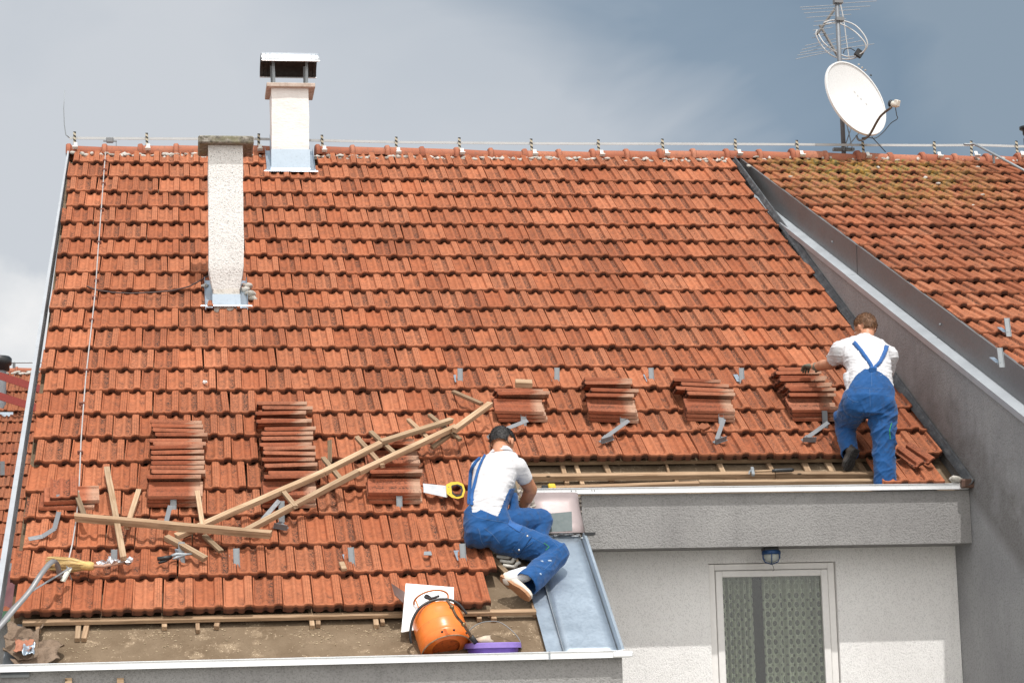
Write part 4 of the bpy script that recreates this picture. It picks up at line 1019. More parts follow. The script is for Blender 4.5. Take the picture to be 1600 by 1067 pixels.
# two broken tiles on the far left bracket
for i, (x0, y0, h_, r_) in enumerate(((62, 795, .05, -.03), (66, 787, .09, .05))):
    a = onroof(x0, y0, h_)
    loose(RM @ Matrix.Translation((a.x, a.y+.22, h_)) @ Matrix.Rotation(r_, 4, 'Z') @ RZ, ('lower', 'upper')[i]+' tile of two lying crosswise on the bracket by the left gable', 'crosswise tiles by the left gable')
a = onroof(78, 780, .13)
o = link(bpy.data.objects.new('loose_tile', tile_mesh(TILE_L, 0, 1, .30, .20))); o.matrix_basis = RM @ Matrix.Translation((a.x, a.y, .13)) @ Matrix.Rotation(.05, 4, 'Z'); tag(o, 'pale broken tile leaning over the crosswise tiles by the left gable', 'roof tile')
# last tiles by the firewall, lifted out of place
for x, y, r_, lb in ((1428, 740, .33, 'loose tile lying askew beside the lead flashing, the left one of two'), (1447, 735, .40, 'loose tile lying askew against the lead flashing, the right one of two')):
    a = onroof(x, y, .03); o = link(bpy.data.objects.new('loose_tile', tile_mesh(TILE_L, .6, 1, .30, .20))); o.matrix_basis = RM @ Matrix.Translation((a.x-.09, a.y-.03, .035)) @ Matrix.Rotation(r_, 4, 'Z') @ Matrix.Rotation(-.35, 4, 'Y'); tag(o, lb, 'roof tile')
# block of wood on the stack
a = onroof(818, 604, .2); tag(MB().box((-.07, -.03, 0), (.07, .04, .05), None, 0, .004).build('wood_block', WOOD_L, None, False, RM @ Matrix.Translation((a.x, a.y, .2)) @ Matrix.Rotation(-.1, 4, 'Z')), 'pale block of wood on top of the tile stack', 'wood block')
a = onroof(1100, 668, .06); tag(MB().prism([(-.06, 0), (-.01, -.04), (.06, .02), (.0, .08)], 0, .015, RM @ Matrix.Translation((a.x, a.y, .05))).build('tile_fragment', TILE_F, None), 'small orange tile fragment below the third stack', 'tile fragment')
a = onroof(536, 885, .06); tag(MB().box((-.02, -.05, 0), (.018, .05, .025), None, 0, .003).build('wood_offcut', WOOD_L, None, False, RM @ Matrix.Translation((a.x, a.y, .05)) @ Matrix.Rotation(.15, 4, 'Z')), 'short splintered wood offcut beside a roof hook', 'wood offcut')
a = onroof(668, 865, .06); tag(MB().prism([(-.03, -.02), (.03, -.025), (.028, .03), (-.022, .028)], 0, .004, RM @ Matrix.Translation((a.x, a.y, .06))).build('metal_scrap', GALV, None), 'small square scrap of pale metal on a tile', 'metal scrap')
# ------------------------------------------------------------------ hooks screwed to the roof
def hook_meshes():
    up = MB(); KR = Matrix.Translation((0, 0, .03)) @ Matrix.Rotation(-.62, 4, 'X'); up.box((-.022, -.003, -.03), (.022, .003, .125), KR); up.box((-.022, -.009, -.03), (-.019, -.003, .125), KR).box((.019, -.009, -.03), (.022, -.003, .125), KR)
    st = MB(); st.box((-.045, .0, .035), (-.006, .14, .039)); st.box((-.030, .002, .02), (.01, .006, .04))
    return up.mesh('plate', GALV), st.mesh('strap', ZINC)
HU, HS = hook_meshes()
def roof_hook(x, y, label, group='zinc roof hooks', tall=1.0, base=None):
    a = onroof(x, y, .02) if base is None else base
    e = empty('roof_hook', (0, 0, 0), label, 'roof hook', group); e.matrix_basis = RM @ Matrix.Translation((a.x, a.y, .0)) @ Matrix.Rotation(rs.gauss(0, .05), 4, 'Z')
    for nm, me in (('plate', HU), ('strap', HS)):
        o = link(bpy.data.objects.new(nm, me)); o.parent = e
        if tall != 1.0: o.scale = (1, 1, tall)
    return e
for x, y, lb in ((719, 600, 'small zinc roof hook above the leaning lath tips'), (870, 599, 'small zinc roof hook right of the block of wood'), (1018, 599, 'small zinc roof hook right of the second stack in the upper row'), (1159, 599, 'small zinc roof hook right of the third stack in the upper row'),
                 (1283, 612, 'small zinc roof hook beside the standing man\'s elbow'),
                 (178, 888, 'roof hook holding the crumpled foil by the broom'), (284, 876, 'roof hook beside the black handled pincers'), (370, 886, 'roof hook in front of the lath frame, standing alone'), (550, 884, 'roof hook beside the wood offcut'), (724, 878, 'roof hook left of the kneeling man\'s hip')):
    roof_hook(x, y, lb)
for x, y, lb in ((1575, 526, 'upper zinc hook on the right neighbour roof'), (1564, 574, 'lower zinc hook on the right neighbour roof')):
    q = nroofpt(x, y, .03); e = empty('roof_hook', (0, 0, 0), lb, 'roof hook', 'zinc roof hooks')
    e.matrix_basis = Matrix.Translation(q) @ Matrix.Rotation(NA, 4, 'X')
    for nm, me in (('plate', HU), ('strap', HS)): o = link(bpy.data.objects.new(nm, me)); o.parent = e
q = aty(4, 742, 36.0); e = empty('roof_hook', (0, 0, 0), 'zinc hook on the distant left roof at the frame edge', 'roof hook', 'zinc roof hooks'); e.matrix_basis = Matrix.Translation(q) @ Matrix.Rotation(LA, 4, 'X')
o = link(bpy.data.objects.new('plate', HU)); o.parent = e; o.scale = (1.6, 1, 1.6)
def bracket(x, yt, yb, arm, foot, label, strap=None):
    """upright plate, a flat arm running away from it and a small folded foot, all given by their places on the tiles"""
    a = onroof(x, yb, .02); e = empty('roof_bracket', rp(a.x, a.y, 0), label, 'roof bracket', 'zinc brackets under the tile stacks')
    o = link(bpy.data.objects.new('plate', HU)); o.matrix_basis = RM @ Matrix.Translation((a.x, a.y, .0)); o.scale = (1, 1, 1.05); par(o, e)
    if arm:
        pts = [wroof(px, py, hh) for px, py, hh in arm]
        m = MB()
        for p, q in zip(pts[:-1], pts[1:]): m.bar(p, q, .034, .005, up=(RN+Vector((0, -.9, .0))), ext=.002)
        m.build('arm', ARM, e)
    if foot:
        (fx, fy), (gx, gy) = foot; p, q = wroof(fx, fy, .06), wroof(gx, gy, .06)
        m = MB(); m.bar(p, q, .05, .004, up=RN); m.bar(p+RN*.02-RS*.02, q+RN*.02-RS*.02, .004, .04, up=RN); m.bar(p, (p+q)/2+RS*.05+RN*.02, .02, .004, up=RN); m.bar(q, (p+q)/2+RS*.05+RN*.02, .02, .004, up=RN); m.build('foot', ARM, e)
    return e
bracket(818, 645, 668, [(824, 657, .13), (770, 678, .10), (762, 684, .07)], None, 'bracket with long flat arm just behind the dark-haired head')
bracket(973, 643, 668, [(982, 657, .13), (942, 686, .08)], ((938, 691), (957, 685)), 'bracket with arm and foot under the second stack of the upper row')
bracket(1127, 643, 668, [(1131, 655, .13), (1120, 686, .08)], ((1116, 692), (1134, 686)), 'bracket with short arm under the third stack of the upper row')
bracket(1289, 643, 668, [(1294, 660, .13), (1262, 683, .08)], ((1253, 688), (1274, 688)), 'bracket with arm and foot under the stack by the standing man')
bracket(271, 775, 802, [(266, 790, .12), (258, 822, .10)], None, 'bracket holding the tall stack left of the laths')
bracket(624, 770, 798, None, None, 'bracket holding the low stack left of the saw')
bracket(440, 770, 812, [(436, 782, .14), (410, 812, .07)], ((428, 822), (449, 826)), 'bracket with triangular arms under the tallest stack')
bracket(93, 777, 802, [(92, 800, .08), (85, 826, .08), (66, 838, .08), (45, 842, .08)], None, 'bracket with bent strap hanging by the left gable')
# ------------------------------------------------------------------ laths thrown on the roof
def stick(x0, y0, h0, x1, y1, h1, wdt, th, m, label=None, name='wooden_lath', parent=None, group='loose laths on the roof', ext=0):
    a, b = wroof(x0, y0, h0), wroof(x1, y1, h1); d = (b-a); L = d.length; d.normalize(); r = RN.cross(d).normalized(); n = d.cross(r)
    M = Matrix(((d.x, r.x, n.x, a.x), (d.y, r.y, n.y, a.y), (d.z, r.z, n.z, a.z), (0, 0, 0, 1)))
    mb = MB(); K = max(2, int(L/.12)); V = []
    for i in range(K+1):
        x = L*i/K; jy = .003*noise.noise(Vector((x*3+x0, 0, 0))); jz = .003*noise.noise(Vector((x*3, y0, 0)))
        ex = (0, 0, 0, 0) if 0 < i < K else tuple(rs.uniform(-.008, .008) for _ in range(4))
        for c, (yy, zz) in enumerate(((-1, -1), (1, -1), (1, 1), (-1, 1))): V.append((x+ex[c], yy*wdt/2+jy, zz*th/2+jz))
    F = [(0, 1, 2, 3), (4*K+3, 4*K+2, 4*K+1, 4*K)]+[(4*i+c, 4*(i+1)+c, 4*(i+1)+(c+1) % 4, 4*i+(c+1) % 4) for i in range(K) for c in range(4)]
    o = mb.add(V, F).build(name, m, None, False, M)
    if parent: par(o, parent)
    else: tag(o, label, 'lath', group)
    return o
stick(117, 808, .17, 424, 835, .15, .045, .05, WOOD, 'long grey-brown lath lying nearly level at the lower left')
frame = empty('lath_frame', wroof(560, 740, .1), 'two long pale laths still joined by short cross pieces, slanting up to the right', 'lath frame')
stick(276, 838, .11, 506, 738, .20, .045, .038, WOOD_L, name='rail', parent=frame); stick(506, 738, .20, 595, 693, .25, .045, .038, WOOD_L, name='rail', parent=frame); stick(594, 691, .25, 706, 656, .26, .042, .034, WOOD_L, name='rail', parent=frame)
stick(385, 829, .12, 560, 737, .22, .042, .038, WOOD_L, name='rail', parent=frame); stick(560, 738, .22, 712, 667, .22, .042, .038, WOOD_L, name='rail', parent=frame); stick(710, 672, .24, 766, 631, .22, .045, .038, WOOD_L, name='rail', parent=frame)
for a in ((505, 716, .19, 537, 754, .19, .034), (515, 688, .30, 515, 722, .17, .032), (557, 683, .22, 598, 728, .21, .036), (578, 674, .24, 617, 709, .20, .036), (638, 656, .23, 674, 690, .20, .034), (670, 648, .23, 719, 687, .18, .032), (708, 612, .10, 752, 631, .17, .034), (674, 700, .14, 716, 670, .19, .034), (440, 765, .17, 462, 792, .17, .034)):
    stick(*a[:6], a[6], .024, rs.choice((WOOD, WOOD_L, WOOD_D)), name='cross_piece', parent=frame)
stick(167, 732, .10, 193, 873, .17, .042, .036, WOOD_L, 'long pale lath standing down the slope left of centre of the level lath')
stick(217, 766, .08, 198, 824, .12, .036, .028, WOOD_L, 'short pale lath leaning left of the tall tile stack')
stick(114, 758, .12, 133, 810, .13, .036, .03, WOOD_D, 'short dark lath against the left end of the level lath')
stick(308, 768, .15, 317, 824, .14, .034, .026, WOOD_L, 'short nail-holed lath standing at the right side of the tall stack')
stick(259, 839, .11, 321, 873, .10, .042, .036, WOOD_L, 'short thick lath behind the pincers hook')
stick(318, 836, .08, 346, 862, .07, .036, .024, WOOD_D, 'short dark lath under the level lath, right of the thick one')
stick(282, 838, .07, 330, 812, .09, .036, .024, WOOD, 'short lath crossing beneath the start of the lath frame')
stick(762, 866, -.02, 800, 905, -.02, .04, .03, WOOD_D, 'brown lath slanting under the kneeling man\'s thigh')
# ------------------------------------------------------------------ aluminium straps at the lower left
def ribbon(name, pts, wdt, th, m, label, cat, upv=None, n=6, parent=None):
    P_ = spl([wroof(x, y, h) for x, y, h in pts], n); V = []; F = []; k = len(P_)
    for i, p in enumerate(P_):
        t = (P_[min(i+1, k-1)]-P_[max(i-1, 0)]).normalized(); up = upv or Vector((0, -1, .15)); side = t.cross(up).normalized()
        w_ = wdt(i/(k-1)) if callable(wdt) else wdt
        V += [p-side*w_/2, p+side*w_/2]
    F = [(2*i, 2*i+1, 2*i+3, 2*i+2) for i in range(k-1)]
    o = MB().add(V, F).build(name, m, parent, True); o.modifiers.new('s', 'SOLIDIFY').thickness = th
    if label: tag(o, label, cat)
    return o
strapm = metal('alu_strap', (.22, .22, .225), .5, .1, .35, (.15, .15, .15))
ribbon('metal_strap', [(-22, 1002, .16), (0, 978, .20), (23, 951, .24), (46, 924, .30), (62, 900, .35), (75, 883, .36), (84, 877, .34), (90, 884, .26), (94, 903, .13)], .036, .003, strapm, 'broad bent aluminium strap arching over at the lower left gable', 'strap')
ribbon('metal_strap', [(-22, 1000, .13), (0, 973, .16), (20, 948, .20), (44, 927, .23), (76, 907, .22), (104, 890, .2), (111, 886, .19)], .018, .003, strapm, 'narrow straight strap running beneath the bent strap at the lower left', 'strap', Vector((0, -.5, .8)))
pk = empty('paint_knife', wroof(104, 897, .12), 'small pale scraper caught at the tip of the straps', 'scraper')
MB().bar(wroof(109, 887, .17), wroof(98, 908, .12), .035, .008, up=RN).build('blade', plain('pale_green_plastic', (.58, .58, .5), .5), pk)
MB().tube([wroof(104, 884, .18), wroof(107, 892, .16), wroof(112, 906, .1)], .004, 5).build('wire_tie', ZINC_DARK, pk)
# ------------------------------------------------------------------ broom
STRAW = wood('broom_straw', (.40, .27, .11), (.58, .42, .2), 1.0, .3)
br = empty('straw_broom', wroof(110, 880, .08), 'straw broom lying head-left on the tiles at the lower left', 'broom')
st_ = MB(); A0_ = wroof(139, 884, .12); B0_ = wroof(72, 881, .10); ax_ = (B0_-A0_)
for i in range(150):
    t1 = rs.uniform(.86, 1.03); sp0 = rs.uniform(-1, 1); hh = rs.uniform(-1, 1)
    off = RS*(sp0*.018)+RN*(hh*.016); off2 = RS*(sp0*.052+.01)+RN*(hh*.028)
    p = A0_+off; q = A0_+ax_*t1+off2+RS*.01*math.sin(i); mid_ = A0_+ax_*.45*t1+off*2.4
    st_.tube([p, mid_, q], [.0035, .003, .0015], 4)
o = st_.build('bristles', STRAW, br); o['kind'] = 'stuff'
MB().lathe([(.012, -.08), (.024, -.06), (.03, -.01), (.034, .03), (.026, .06), (.0, .06)], 14, Matrix.Translation(A0_+ax_*.09) @ (-ax_).to_track_quat('Z', 'Y').to_matrix().to_4x4()).build('binding', plain('pale_straw_binding', (.52, .36, .13), .7, nz=.2), br, True)
MB().tube([A0_, wroof(162, 884, .11), wroof(190, 879, .10), wroof(205, 877, .10)], .0125, 10).build('handle', plain('pinkish_stick', (.40, .24, .17), .6, nz=.1), br, True)
fo = empty('foil_bundle', wroof(190, 878, .1), 'crumpled silvery foil and wire wrapped round the broom handle by a hook', 'foil bundle')
fb = MB()
for i in range(16):
    t = i/15; fb.blob(wroof(156+50*t, 880-6*t+rs.uniform(-2, 2), .12), (rs.uniform(.012, .028), .012, rs.uniform(.008, .018)), 1, .8, i)
fb.build('foil', metal('foil', (.66, .66, .68), .35, .1, .8), fo)
MB().tube(spl([wroof(x, y, .1) for x, y in ((150, 884), (160, 875), (172, 884), (186, 876), (200, 882), (208, 874))]), .004, 5).build('wire', ZINC_DARK, fo, True)
# pincers
pc = empty('pincers', wroof(270, 869, .09), 'pincers with a black grip lying behind a roof hook', 'pincers')
MB().tube([wroof(246, 873, .10), wroof(262, 871, .10), wroof(268, 869, .10)], [.015, .016, .011], 10).build('grip', BLACKP, pc, True)
MB().tube([wroof(248, 879, .08), wroof(258, 876, .08), wroof(268, 871, .09)], [.010, .011, .008], 8).build('grip', BLACKP, pc, True)
MB().tube([wroof(266, 869, .10), wroof(276, 866, .10), wroof(290, 866, .10), wroof(304, 865, .10)], [.010, .016, .010, .005], 8).build('jaw', GALV, pc, True)
MB().tube([wroof(270, 873, .10), wroof(276, 871, .10), wroof(290, 867, .10)], [.006, .013, .005], 8).build('jaw', GALV, pc, True)
# ------------------------------------------------------------------ hand saw
hs_ = empty('hand_saw', wroof(690, 765, .06), 'hand saw with yellow handle pointing left beside the kneeling man', 'saw')
hsx = MB(); hp_ = .115
pts = [(661, 755), (700, 759), (699, 777), (662, 769)]
vs = [wroof(x, y, hp_-.02*(y-755)/20) for x, y in pts]; sheet(hsx, vs, .0015); hsx.build('blade', metal('saw_steel', (.66, .67, .68), .35, .08, .7), hs_)
prof = [(697, 757), (704, 753), (716, 752), (724, 756), (727, 766), (724, 776), (716, 779), (706, 777), (698, 771)]
inn = [(707, 760), (714, 758), (719, 760), (721, 766), (719, 772), (713, 773), (708, 769), (706, 765)]
def ring_plate(outer, inner, h, th, m, name, parent):
    vs = []; n = len(outer); k = len(inner); N = 40
    def res(poly):
        pp = [Vector((x, y)) for x, y in poly]; cx = sum((p for p in pp), Vector((0, 0)))/len(pp)
        out = []
        for i in range(N):
            a = 2*math.pi*i/N; d = Vector((math.cos(a), math.sin(a))); best = 0
            for j in range(len(pp)):
                p, q = pp[j]-c0, pp[(j+1) % len(pp)]-c0; e_ = q-p; den = d.x*e_.y-d.y*e_.x
                if abs(den) < 1e-9: continue
                t = (p.x*e_.y-p.y*e_.x)/den; s = (p.x*d.y-p.y*d.x)/den
                if t > 0 and -1e-6 <= s <= 1+1e-6: best = max(best, t)
            out.append(c0+d*best)
        return out
    c0 = sum((Vector(p) for p in inner), Vector((0, 0)))/k
    O, I = res(outer), res(inner)
    for hh in (h, h+th):
        vs += [wroof(p.x, p.y, hh) for p in O]+[wroof(p.x, p.y, hh) for p in I]
    F = []
    for i in range(N):
        j = (i+1) % N
        F += [(i, j, N+j, N+i), (2*N+j, 2*N+i, 3*N+i, 3*N+j), (j, i, 2*N+i, 2*N+j), (N+i, N+j, 3*N+j, 3*N+i)]
    return MB().add(vs, F).build(name, m, parent, 40)
ring_plate(prof, inn, hp_-.02, .028, YELLOW, 'handle', hs_)
ring_plate([(705, 758), (715, 756), (722, 759), (723.5, 766), (721, 774), (713, 775.5), (706.5, 771)], inn, hp_+.009, .003, BLACKP, 'grip_inlay', hs_)
for x, y in ((701, 761), (702, 770)): MB().blob(wroof(x, y, hp_+.008), (.006, .006, .004), 1).build('screw', ZINC_DARK, hs_, True)
# ------------------------------------------------------------------ things on the battens above the upper gutter
tm = empty('tape_measure', wroof(858, 762, 0), 'yellow and black tape measure lying on the lath above the gutter', 'tape measure')
a = onroof(861, 765, -.01)
TM = RM @ Matrix.Translation((a.x, a.y, -.012))
MB().box((-.024, -.03, 0), (.034, .03, .045), TM, 0, .008).build('case', YELLOW, tm, 40)
MB().box((-.005, -.032, .012), (.018, -.0305, .034), TM).box((-.075, -.02, .002), (-.026, .02, .035), TM, 0, .006).build('side', BLACKP, tm)
pn = tag(MB().tube([wroof(873, 767, -.005), wroof(912, 766, -.005)], .008, 6).build('pencil', REDP, None), 'thin red carpenter pencil above the gutter', 'pencil')
tag(MB().tube([wroof(913, 766.5, -.01), wroof(937, 765.5, -.01)], .007, 6).build('red_rod', plain('dark_red_paint2', (.30, .03, .025), .5), None), 'short dark red rod right of the pencil', 'rod')
for x in (890, 897, 922, 926): 
    p = Vector((aty(x, 767, YF-.03).x, YF-.02, CZ+1.55)); q = p+Vector((.012, -.034, -.03))
    o = MB().tube([p, q], .003, 5).build('gutter_wire', BLACKP, g2)
hm = empty('hammer', wroof(1205, 737, 0), 'claw hammer with black grip lying across the top laths', 'hammer')
hx = lambda x, y, h=.015: wroof(x, y, h)
MB().tube([hx(1180, 736.5), hx(1212, 735)], .010, 8).build('shaft', WOOD_L, hm, True)
MB().tube([hx(1206, 735.5), hx(1212, 735), hx(1236, 734), hx(1240, 733.8)], [.012, .016, .017, .012], 10).build('grip', BLACKP, hm, True)
MB().bar(hx(1175, 731, .01), hx(1177, 742, .01), .026, .026, up=RN, bev=.004).tube([hx(1176, 733), hx(1171, 737, .02), hx(1170, 741, .01)], [.010, .008, .003], 6).build('head', GALV, hm)
# white ribbed plastic pieces and darkness under the kneeling man
wp = empty('vent_strip', wroof(785, 875, -.03), 'bundle of white ribbed plastic strips tucked under the kneeling man', 'plastic strips')
for i in range(4):
    x0, y0 = 775+i*5, 862+i*7
    pts = [wroof(x0-4, y0, 0), wroof(x0+14, y0+2, .0), wroof(x0+17, y0-2, .02), wroof(x0+22, y0-4, .02)]
    MB().tube(spl(pts, 3), .014, 6).build('strip', plain('dirty_white_plastic', (.52, .50, .45), .6, nz=.15), wp, True)
# ------------------------------------------------------------------ gas cylinder, board, bucket
brd = [wroof(x, y, h) for x, y, h in ((634, 911, .12), (709, 917, .12), (709, 972, .10), (627, 987, -.02))]
sh = MB(); sheet(sh, brd, .006); tag(sh.build('white_board', plain('white_board', (.80, .80, .79), .6, nz=.02), None), 'white rectangular board leaning behind the orange gas cylinder', 'board')
bb_ = [wroof(x, y, h) for x, y, h in ((612, 911, .20), (633, 925, .10), (630, 941, .10), (617, 929, .17))]
sh = MB(); sheet(sh, bb_, .004); tag(sh.build('brown_sheet', plain('brown_sheet_metal', (.14, .085, .07), .5, .2, nz=.1), None), 'small brown metal sheet sticking out left of the white board', 'sheet')
# cylinder axis: base at the gutter, top leaning back on the roof
gb0 = wroof(697, 1024, .165); gb1 = wroof(682, 957, .175)
base_c = aty(694, 1000, 14.74); 
cyl = empty('gas_cylinder', base_c, 'orange gas cylinder lying on the deck with its open foot ring towards the viewer', 'gas cylinder')
R_ = .176; org = aty(697, 1012, 14.95)
zax = Vector((-.17, math.sin(.61), math.cos(.61))).normalized(); xax = Vector((1, 0, 0)); yax = zax.cross(xax).normalized(); xax = yax.cross(zax)
CM = Matrix(((xax.x, yax.x, zax.x, org.x), (xax.y, yax.y, zax.y, org.y), (xax.z, yax.z, zax.z, org.z), (0, 0, 0, 1)))
def f(T, b):
    P_ = wpos(T); n1 = T.noise(P_, 6, 5, .6); n2 = T.noise(P_, 50, 4, .75)
    col = T.mix(T.maprange(n1, .35, .65), (.76, .165, .022), (.82, .215, .038)); col = T.mix(T.math('MULTIPLY', T.maprange(n2, .60, .70), .55), col, (.30, .12, .04)); T.l.new(col, b.inputs['Base Color'])
ORANGE = mat('orange_paint', (.8, .26, .03), .33, 0, .5, f)
def f(T, b):
    P_ = wpos(T); n2 = T.noise(P_, 40, 4, .75); T.l.new(T.mix(T.maprange(n2, .5, .62), (.52, .11, .025), (.28, .06, .02)), b.inputs['Base Color'])
ORANGE_IN = mat('rusty_orange_inside', (.5, .11, .03), .7, 0, .2, f)
k = .365/.385
MB().lathe([(R_*.55, .0), (R_*.9, .02), (R_, .05), (R_*1.0, .08), (R_*1.0, .135), (R_*1.012, .14), (R_*1.0, .145), (R_*1.0, .22), (R_*.97, .25), (R_*.86, .285), (R_*.62, .312), (R_*.2, .325), (0, .327)], 48, CM).build('body', ORANGE, cyl, 40)
rg = MB().lathe([(R_*1.0, -.025), (R_*.985, .05), (R_*.995, .07)], 48, CM).build('foot_ring', ORANGE, cyl, True); m_s = rg.modifiers.new('s', 'SOLIDIFY'); m_s.thickness = .004; rg.data.materials.append(ORANGE_IN); m_s.material_offset = 1; m_s.material_offset_rim = 1
MB().tube([CM @ Vector((R_*math.cos(a), R_*math.sin(a), -.026)) for a in [2*math.pi*i/40 for i in range(40)]], .0045, 6, closed=True).build('ring_edge', plain('worn_edge', (.30, .20, .12), .6, .3, nz=.3), cyl, True)
MB().lathe([(0, .012), (R_*.5, .012), (R_*.96, .035)], 40, CM).build('base', ORANGE_IN, cyl, True)
for a in (math.pi*1.58, math.pi*1.78, math.pi*1.43):
    p = CM @ Vector((R_*1.0*math.cos(a), R_*1.0*math.sin(a), .015)); MB().blob(p, .0095, 1).build('hole', DARK, cyl, True)
# guard collar of the valve, seen above the shoulder
MB().tube([CM @ Vector((.122*math.cos(a), .105*math.sin(a), .415)) for a in [math.radians(-200+330*i/30) for i in range(31)]], .007, 6).build('collar_rim', plain('rust_rim', (.42, .14, .04), .6), cyl, True)
for a in (-160, -20, 60, 130):
    c_, s_ = math.cos(math.radians(a)), math.sin(math.radians(a)); MB().tube([CM @ Vector((.110*c_, .095*s_, .27)), CM @ Vector((.122*c_, .105*s_, .415))], .0045, 6).build('collar_post', ORANGE, cyl, True)
MB().lathe([(.018, .32), (.018, .38), (.026, .385), (.026, .41), (.0, .415)], 14, CM).box((-.015, -.06, .36), (.015, .03, .385), CM, 0, .004).build('valve', plain('brass', (.32, .24, .12), .4, .8, nz=.2), cyl, 40)
# hose and torch
ho = empty('torch_hose', wroof(700, 960, .3), 'black rubber hose and burner torch draped over the gas cylinder', 'hose')
hpts = [CM @ Vector(v) for v in ((-.225, -.02, .07), (-.225, -.06, .12), (-.19, -.11, .20), (-.12, -.145, .265), (-.02, -.15, .30), (.08, -.15, .285), (.14, -.14, .24), (.18, -.11, .17))]
MB().tube(spl(hpts), .0095, 8).build('hose', BLACKP, ho, True)
MB().tube(spl([CM @ Vector(v) for v in ((.0, -.03, .40), (-.04, -.08, .40), (-.06, -.10, .37), (-.03, -.12, .34), (.03, -.12, .35))]), .009, 8).build('hose', BLACKP, ho, True)
tp = [(699, 938, .33), (706, 948, .32), (713, 962, .27), (724, 975, .18), (735, 992, .08), (741, 1002, .03)]
MB().tube(spl([wroof(*p) for p in tp], 4), .010, 8).build('torch_pipe', plain('brass_brown', (.17, .11, .07), .5, .6, nz=.3), ho, True)
for t, r_ in ((tp[1], .017), (tp[3], .016)):
    MB().blob(wroof(*t), (r_, r_*1.6, r_), 2).build('fitting', plain('brass_f', (.25, .18, .10), .4, .8, nz=.2), ho, True)
MB().tube([wroof(736, 994, .07), wroof(744, 1004, .02)], .018, 10).build('nozzle', BLACKP, ho, True)
# bucket stands behind the gutter
bc = aty(771, 1006, 14.80+.16); bk_ = empty('plastic_bucket', bc-Vector((0, 0, .3)), 'purple plastic bucket with wire handle standing in the gutter behind the gas cylinder', 'bucket')
BT = Matrix.Translation((bc.x, 15.0, bc.z+.005))
PUR = plain('purple_plastic', (.15, .085, .40), .42, nz=.05); RIM = plain('lilac_plastic', (.25, .17, .50), .42, nz=.05)
MB().lathe([(.0, -.075), (.168, -.075), (.180, -.002), (.184, -.002), (.184, .0), (.175, .0), (.163, -.07), (0, -.07)], 40, BT).build('body', PUR, bk_, 40)
MB().lathe([(.182, -.032), (.196, -.032), (.194, .0), (.19, .004), (.177, .004), (.178, -.03)], 40, BT).build('rim', RIM, bk_, 40)
hd = [BT @ Vector((-.195*math.cos(a), -.06*math.sin(a), -.02+.24*math.sin(a)*(1-.1*math.sin(a)))) for a in [math.pi*i/20 for i in range(21)]]
hd = spl([BT @ Vector(v) for v in ((-.197, 0, -.03), (-.192, .03, .03), (-.15, .06, .095), (-.08, .10, .14), (.0, .12, .155), (.07, .10, .145), (.14, .06, .09), (.19, .02, .02), (.197, 0, -.04))])
MB().tube(hd, .0035, 6).build('handle', ZINC_DARK, bk_, True)
MB().blob(BT @ Vector((-.05, .05, .02)), (.06, .05, .035), 2, .3, 4).build('glove_bundle', plain('dirty_glove', (.50, .42, .33), .8, nz=.15), bk_, True)
# ------------------------------------------------------------------ torn felt and a lump at the lower left corner
tf = empty('torn_felt', wroof(45, 1025, 0), 'torn curled pieces of brown felt at the lower left corner of the deck', 'torn felt')
def crumple(cx, cy, w_, h_, seed, m, z=.03, amp=.05, nm='felt_scrap'):
    a = onroof(cx, cy, -.09); n = 12; V = []
    for i in range(n+1):
        for j in range(n+1):
            x = (i/n-.5); y = (j/n-.5); ang = math.atan2(y, x); rr_ = 1+.35*noise.noise(Vector((math.cos(ang)*1.7, math.sin(ang)*1.7, seed)))
            q = Vector((x*w_*rr_, y*h_*rr_, 0)); q.z = z+amp*(noise.noise(Vector((x*3.1, y*3.1, seed*2.0)))+.7*abs(x)*abs(x)*3+.25*noise.noise(Vector((x*8, y*8, seed))))
            V.append(RM @ Vector((a.x+q.x, a.y+q.y, -.085+max(0.002, q.z))))
    F = [(i*(n+1)+j, (i+1)*(n+1)+j, (i+1)*(n+1)+j+1, i*(n+1)+j+1) for i in range(n) for j in range(n)]
    o = MB().add(V, F).build(nm, m, tf, True); o.modifiers.new('s', 'SOLIDIFY').thickness = .004
BRF = stucco('brown_felt', (.19, .135, .095), (.27, .20, .15), 40, .3, .8)
crumple(36, 1018, .22, .36, 1.0, BRF, .05, .08); crumple(60, 1030, .28, .24, 2.3, BRF, .04, .07); crumple(38, 1030, .12, .14, 5.1, plain('terracotta_scrap', (.36, .15, .09), .8, nz=.15), .09, .04); crumple(46, 1037, .07, .12, 7.1, ZINC, .10, .03, 'metal_scrap')
# grit and sawdust on the deck
dr = MB()
for i in range(420):
    if i % 3: cx_ = rs.choice([(126, 1006), (258, 992), (493, 990), (593, 990), (700, 950), (790, 935)]); x, y = cx_[0]+rs.gauss(0, 22), cx_[1]+rs.gauss(0, 8)
    else: x, y = rs.uniform(80, 830), rs.uniform(975, 1020)
    a = onroof(x, y, -.09)
    if a.y > -.02 or a.y < -.56 or a.x > 3.55: continue
    dr.blob(rp(a.x, a.y, -.090), (rs.uniform(.003, .010), rs.uniform(.003, .007), .003), 1, .5, i)
o = dr.build('sawdust', plain('sawdust', (.42, .33, .22), .9, nz=.3), None); tag(o, 'scattered sawdust and grit on the bare roof deck', 'sawdust', kind='stuff')
